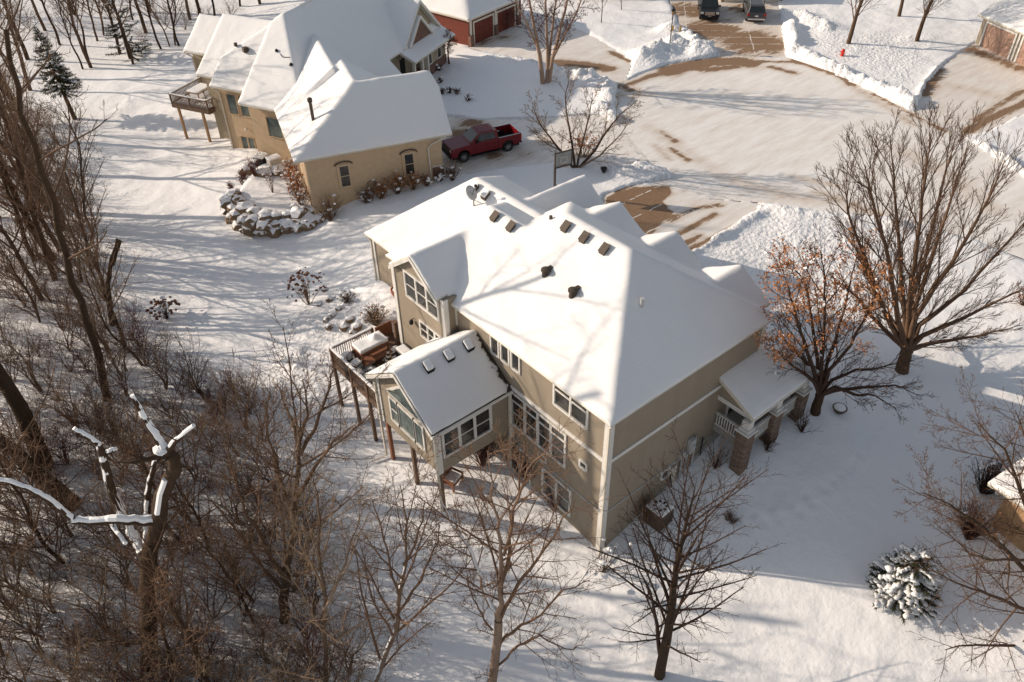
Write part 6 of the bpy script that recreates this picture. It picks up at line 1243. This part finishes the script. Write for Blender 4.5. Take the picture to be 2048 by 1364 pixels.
kinds = ['tall brown bare tree', 'slender dark bare tree', 'thick trunked dark bare tree', 'small tan twigged bare tree', 'bushy many branched bare tree']
first = {}
rg = random.Random(77); nz = 0
def wood_tree(k, px, py, sc, rz=None):
    b = G(px, py); rz = rg.random()*6.28 if rz is None else rz; lb = kinds[k]+' '+zone(px, py); gp = kinds[k]+'s '+zone(px, py)
    if k not in first:
        t, bk, tw = WT[k]; T = plant_tree('woodland_tree', lb, 'tree', b, t, bk, tw, group=gp, rz=rz); T.o.scale = (sc,)*3; first[k] = T
    else: tcopy(first[k], tuple(b), rz, sc, lb, gp)
# clearly visible stems
for k, px, py, sc in ((1, 176, 118, .95), (0, 182, 135, 1.0), (1, 166, 138, .75), (0, 240, 108, .95), (1, 266, 128, 1.0), (2, 292, 66, .95), (1, 322, 98, .95), (3, 340, 92, .9), (3, 350, 90, 1.0), (1, 358, 92, .95), (0, 380, 40, 1.0), (2, 400, 30, .9), (1, 480, 12, 1.0), (0, 520, 8, 1), (2, 300, 25, 1), (1, 265, 40, .9), (0, 195, 82, .7),
                      (2, 55, 118, 1.0), (1, 120, 90, 1.1), (0, 90, 60, 1.0), (0, 150, 30, 1), (3, 215, 20, 1),
                      (4, 95, 470, .8), (0, 120, 500, 1.0), (4, 130, 440, .75), (3, 185, 470, 1.1), (4, 145, 520, .8), (0, 110, 560, 1.1), (3, 165, 565, 1.0), (1, 70, 520, 1.2),
                      (1, 250, 700, .75), (3, 285, 730, .9), (4, 245, 760, .55), (0, 225, 640, .8)):
    wood_tree(k, px, py, sc)
# filler through the woods
fill = []
for _ in range(34):
    py = rg.uniform(-120, 1500); xm = np.interp(py, [-120, 0, 150, 300, 450, 620, 760, 900, 1050, 1200, 1500], [330, 300, 120, 110, 130, 190, 250, 330, 420, 500, 640]); px = rg.uniform(-260 if py < 700 else -80, xm)
    if all((px-a)**2+((py-c)*1.3)**2 > 52**2 for a, c in fill): fill.append((px, py))
for px, py in fill:
    k = rg.choice([0, 1, 1, 2, 3, 3, 4, 4]); wood_tree(k, px, py, rg.uniform(.6, 1.0) if py > 300 else rg.uniform(.8, 1.15))
for px, py in ((430, 40), (560, -20), (460, -10), (620, -40), (350, -60), (250, -50)): wood_tree(rg.choice([0, 1, 2]), px, py, rg.uniform(.8, 1.1))
for px, py, sc in ((95, 420, 1.5), (60, 280, 1.2), (10, 340, 1.35), (-60, 430, 1.5), (60, 180, 1.1), (-20, 150, 1.3)): wood_tree(rg.choice([2, 0, 2]), px, py, sc)
# brush (multi stem shrubs) in the woods
BR = [shrub(301+i, h, n, sp, 3, nch=(6, 8, 7), ang=(20, 62), rmin=.0085, wig=.22, ratio=.55) for i, (h, n, sp) in enumerate(((4.2, 5, .5), (3.0, 8, .8), (5.4, 4, .35)))]
bfirst = {}; bk_l = ['brown many stemmed brush', 'low tangled reddish brush', 'tall thin tan brush']; tws = ['twig_brown', 'twig_red', 'twig_tan']
bl = []
def brush(k, px, py, sc):
    b = G(px, py); lb = bk_l[k]+' '+zone(px, py); gp = bk_l[k]+'s '+zone(px, py)
    if k not in bfirst: T = plant_tree('woodland_shrub', lb, 'shrub', b, BR[k], tws[k], tws[k], group=gp, crown_name='stems'); T.o.scale = (sc,)*3; bfirst[k] = T
    else: tcopy(bfirst[k], tuple(b), rg.random()*6.28, sc, lb, gp)
for _ in range(520):
    py = rg.uniform(250, 1480); xm = np.interp(py, [250, 450, 620, 760, 800, 900, 1050, 1200, 1480], [130, 170, 260, 330, 470, 560, 620, 650, 760]); px = rg.uniform(-100, xm)
    if all((px-a)**2+((py-c)*1.2)**2 > 34**2 for a, c in bl): bl.append((px, py))
for px, py in bl: brush(rg.choice([0, 0, 1, 2, 2]), px, py, rg.uniform(.6, 1.2))
for px, py in ((420, 800), (450, 812), (385, 790), (470, 790), (500, 830), (430, 850), (60, 60), (420, 52), (460, 45), (370, 60), (330, 48), (290, 88)): brush(1 if py > 700 else 0, px, py, rg.uniform(.6, .8))
# ------------------------------------------------------------------ to metres
for o in list(SC.objects):
    if o.parent is None and o.type != 'CAMERA' and o.type != 'LIGHT':
        o.location = o.location*S; o.scale = o.scale*S
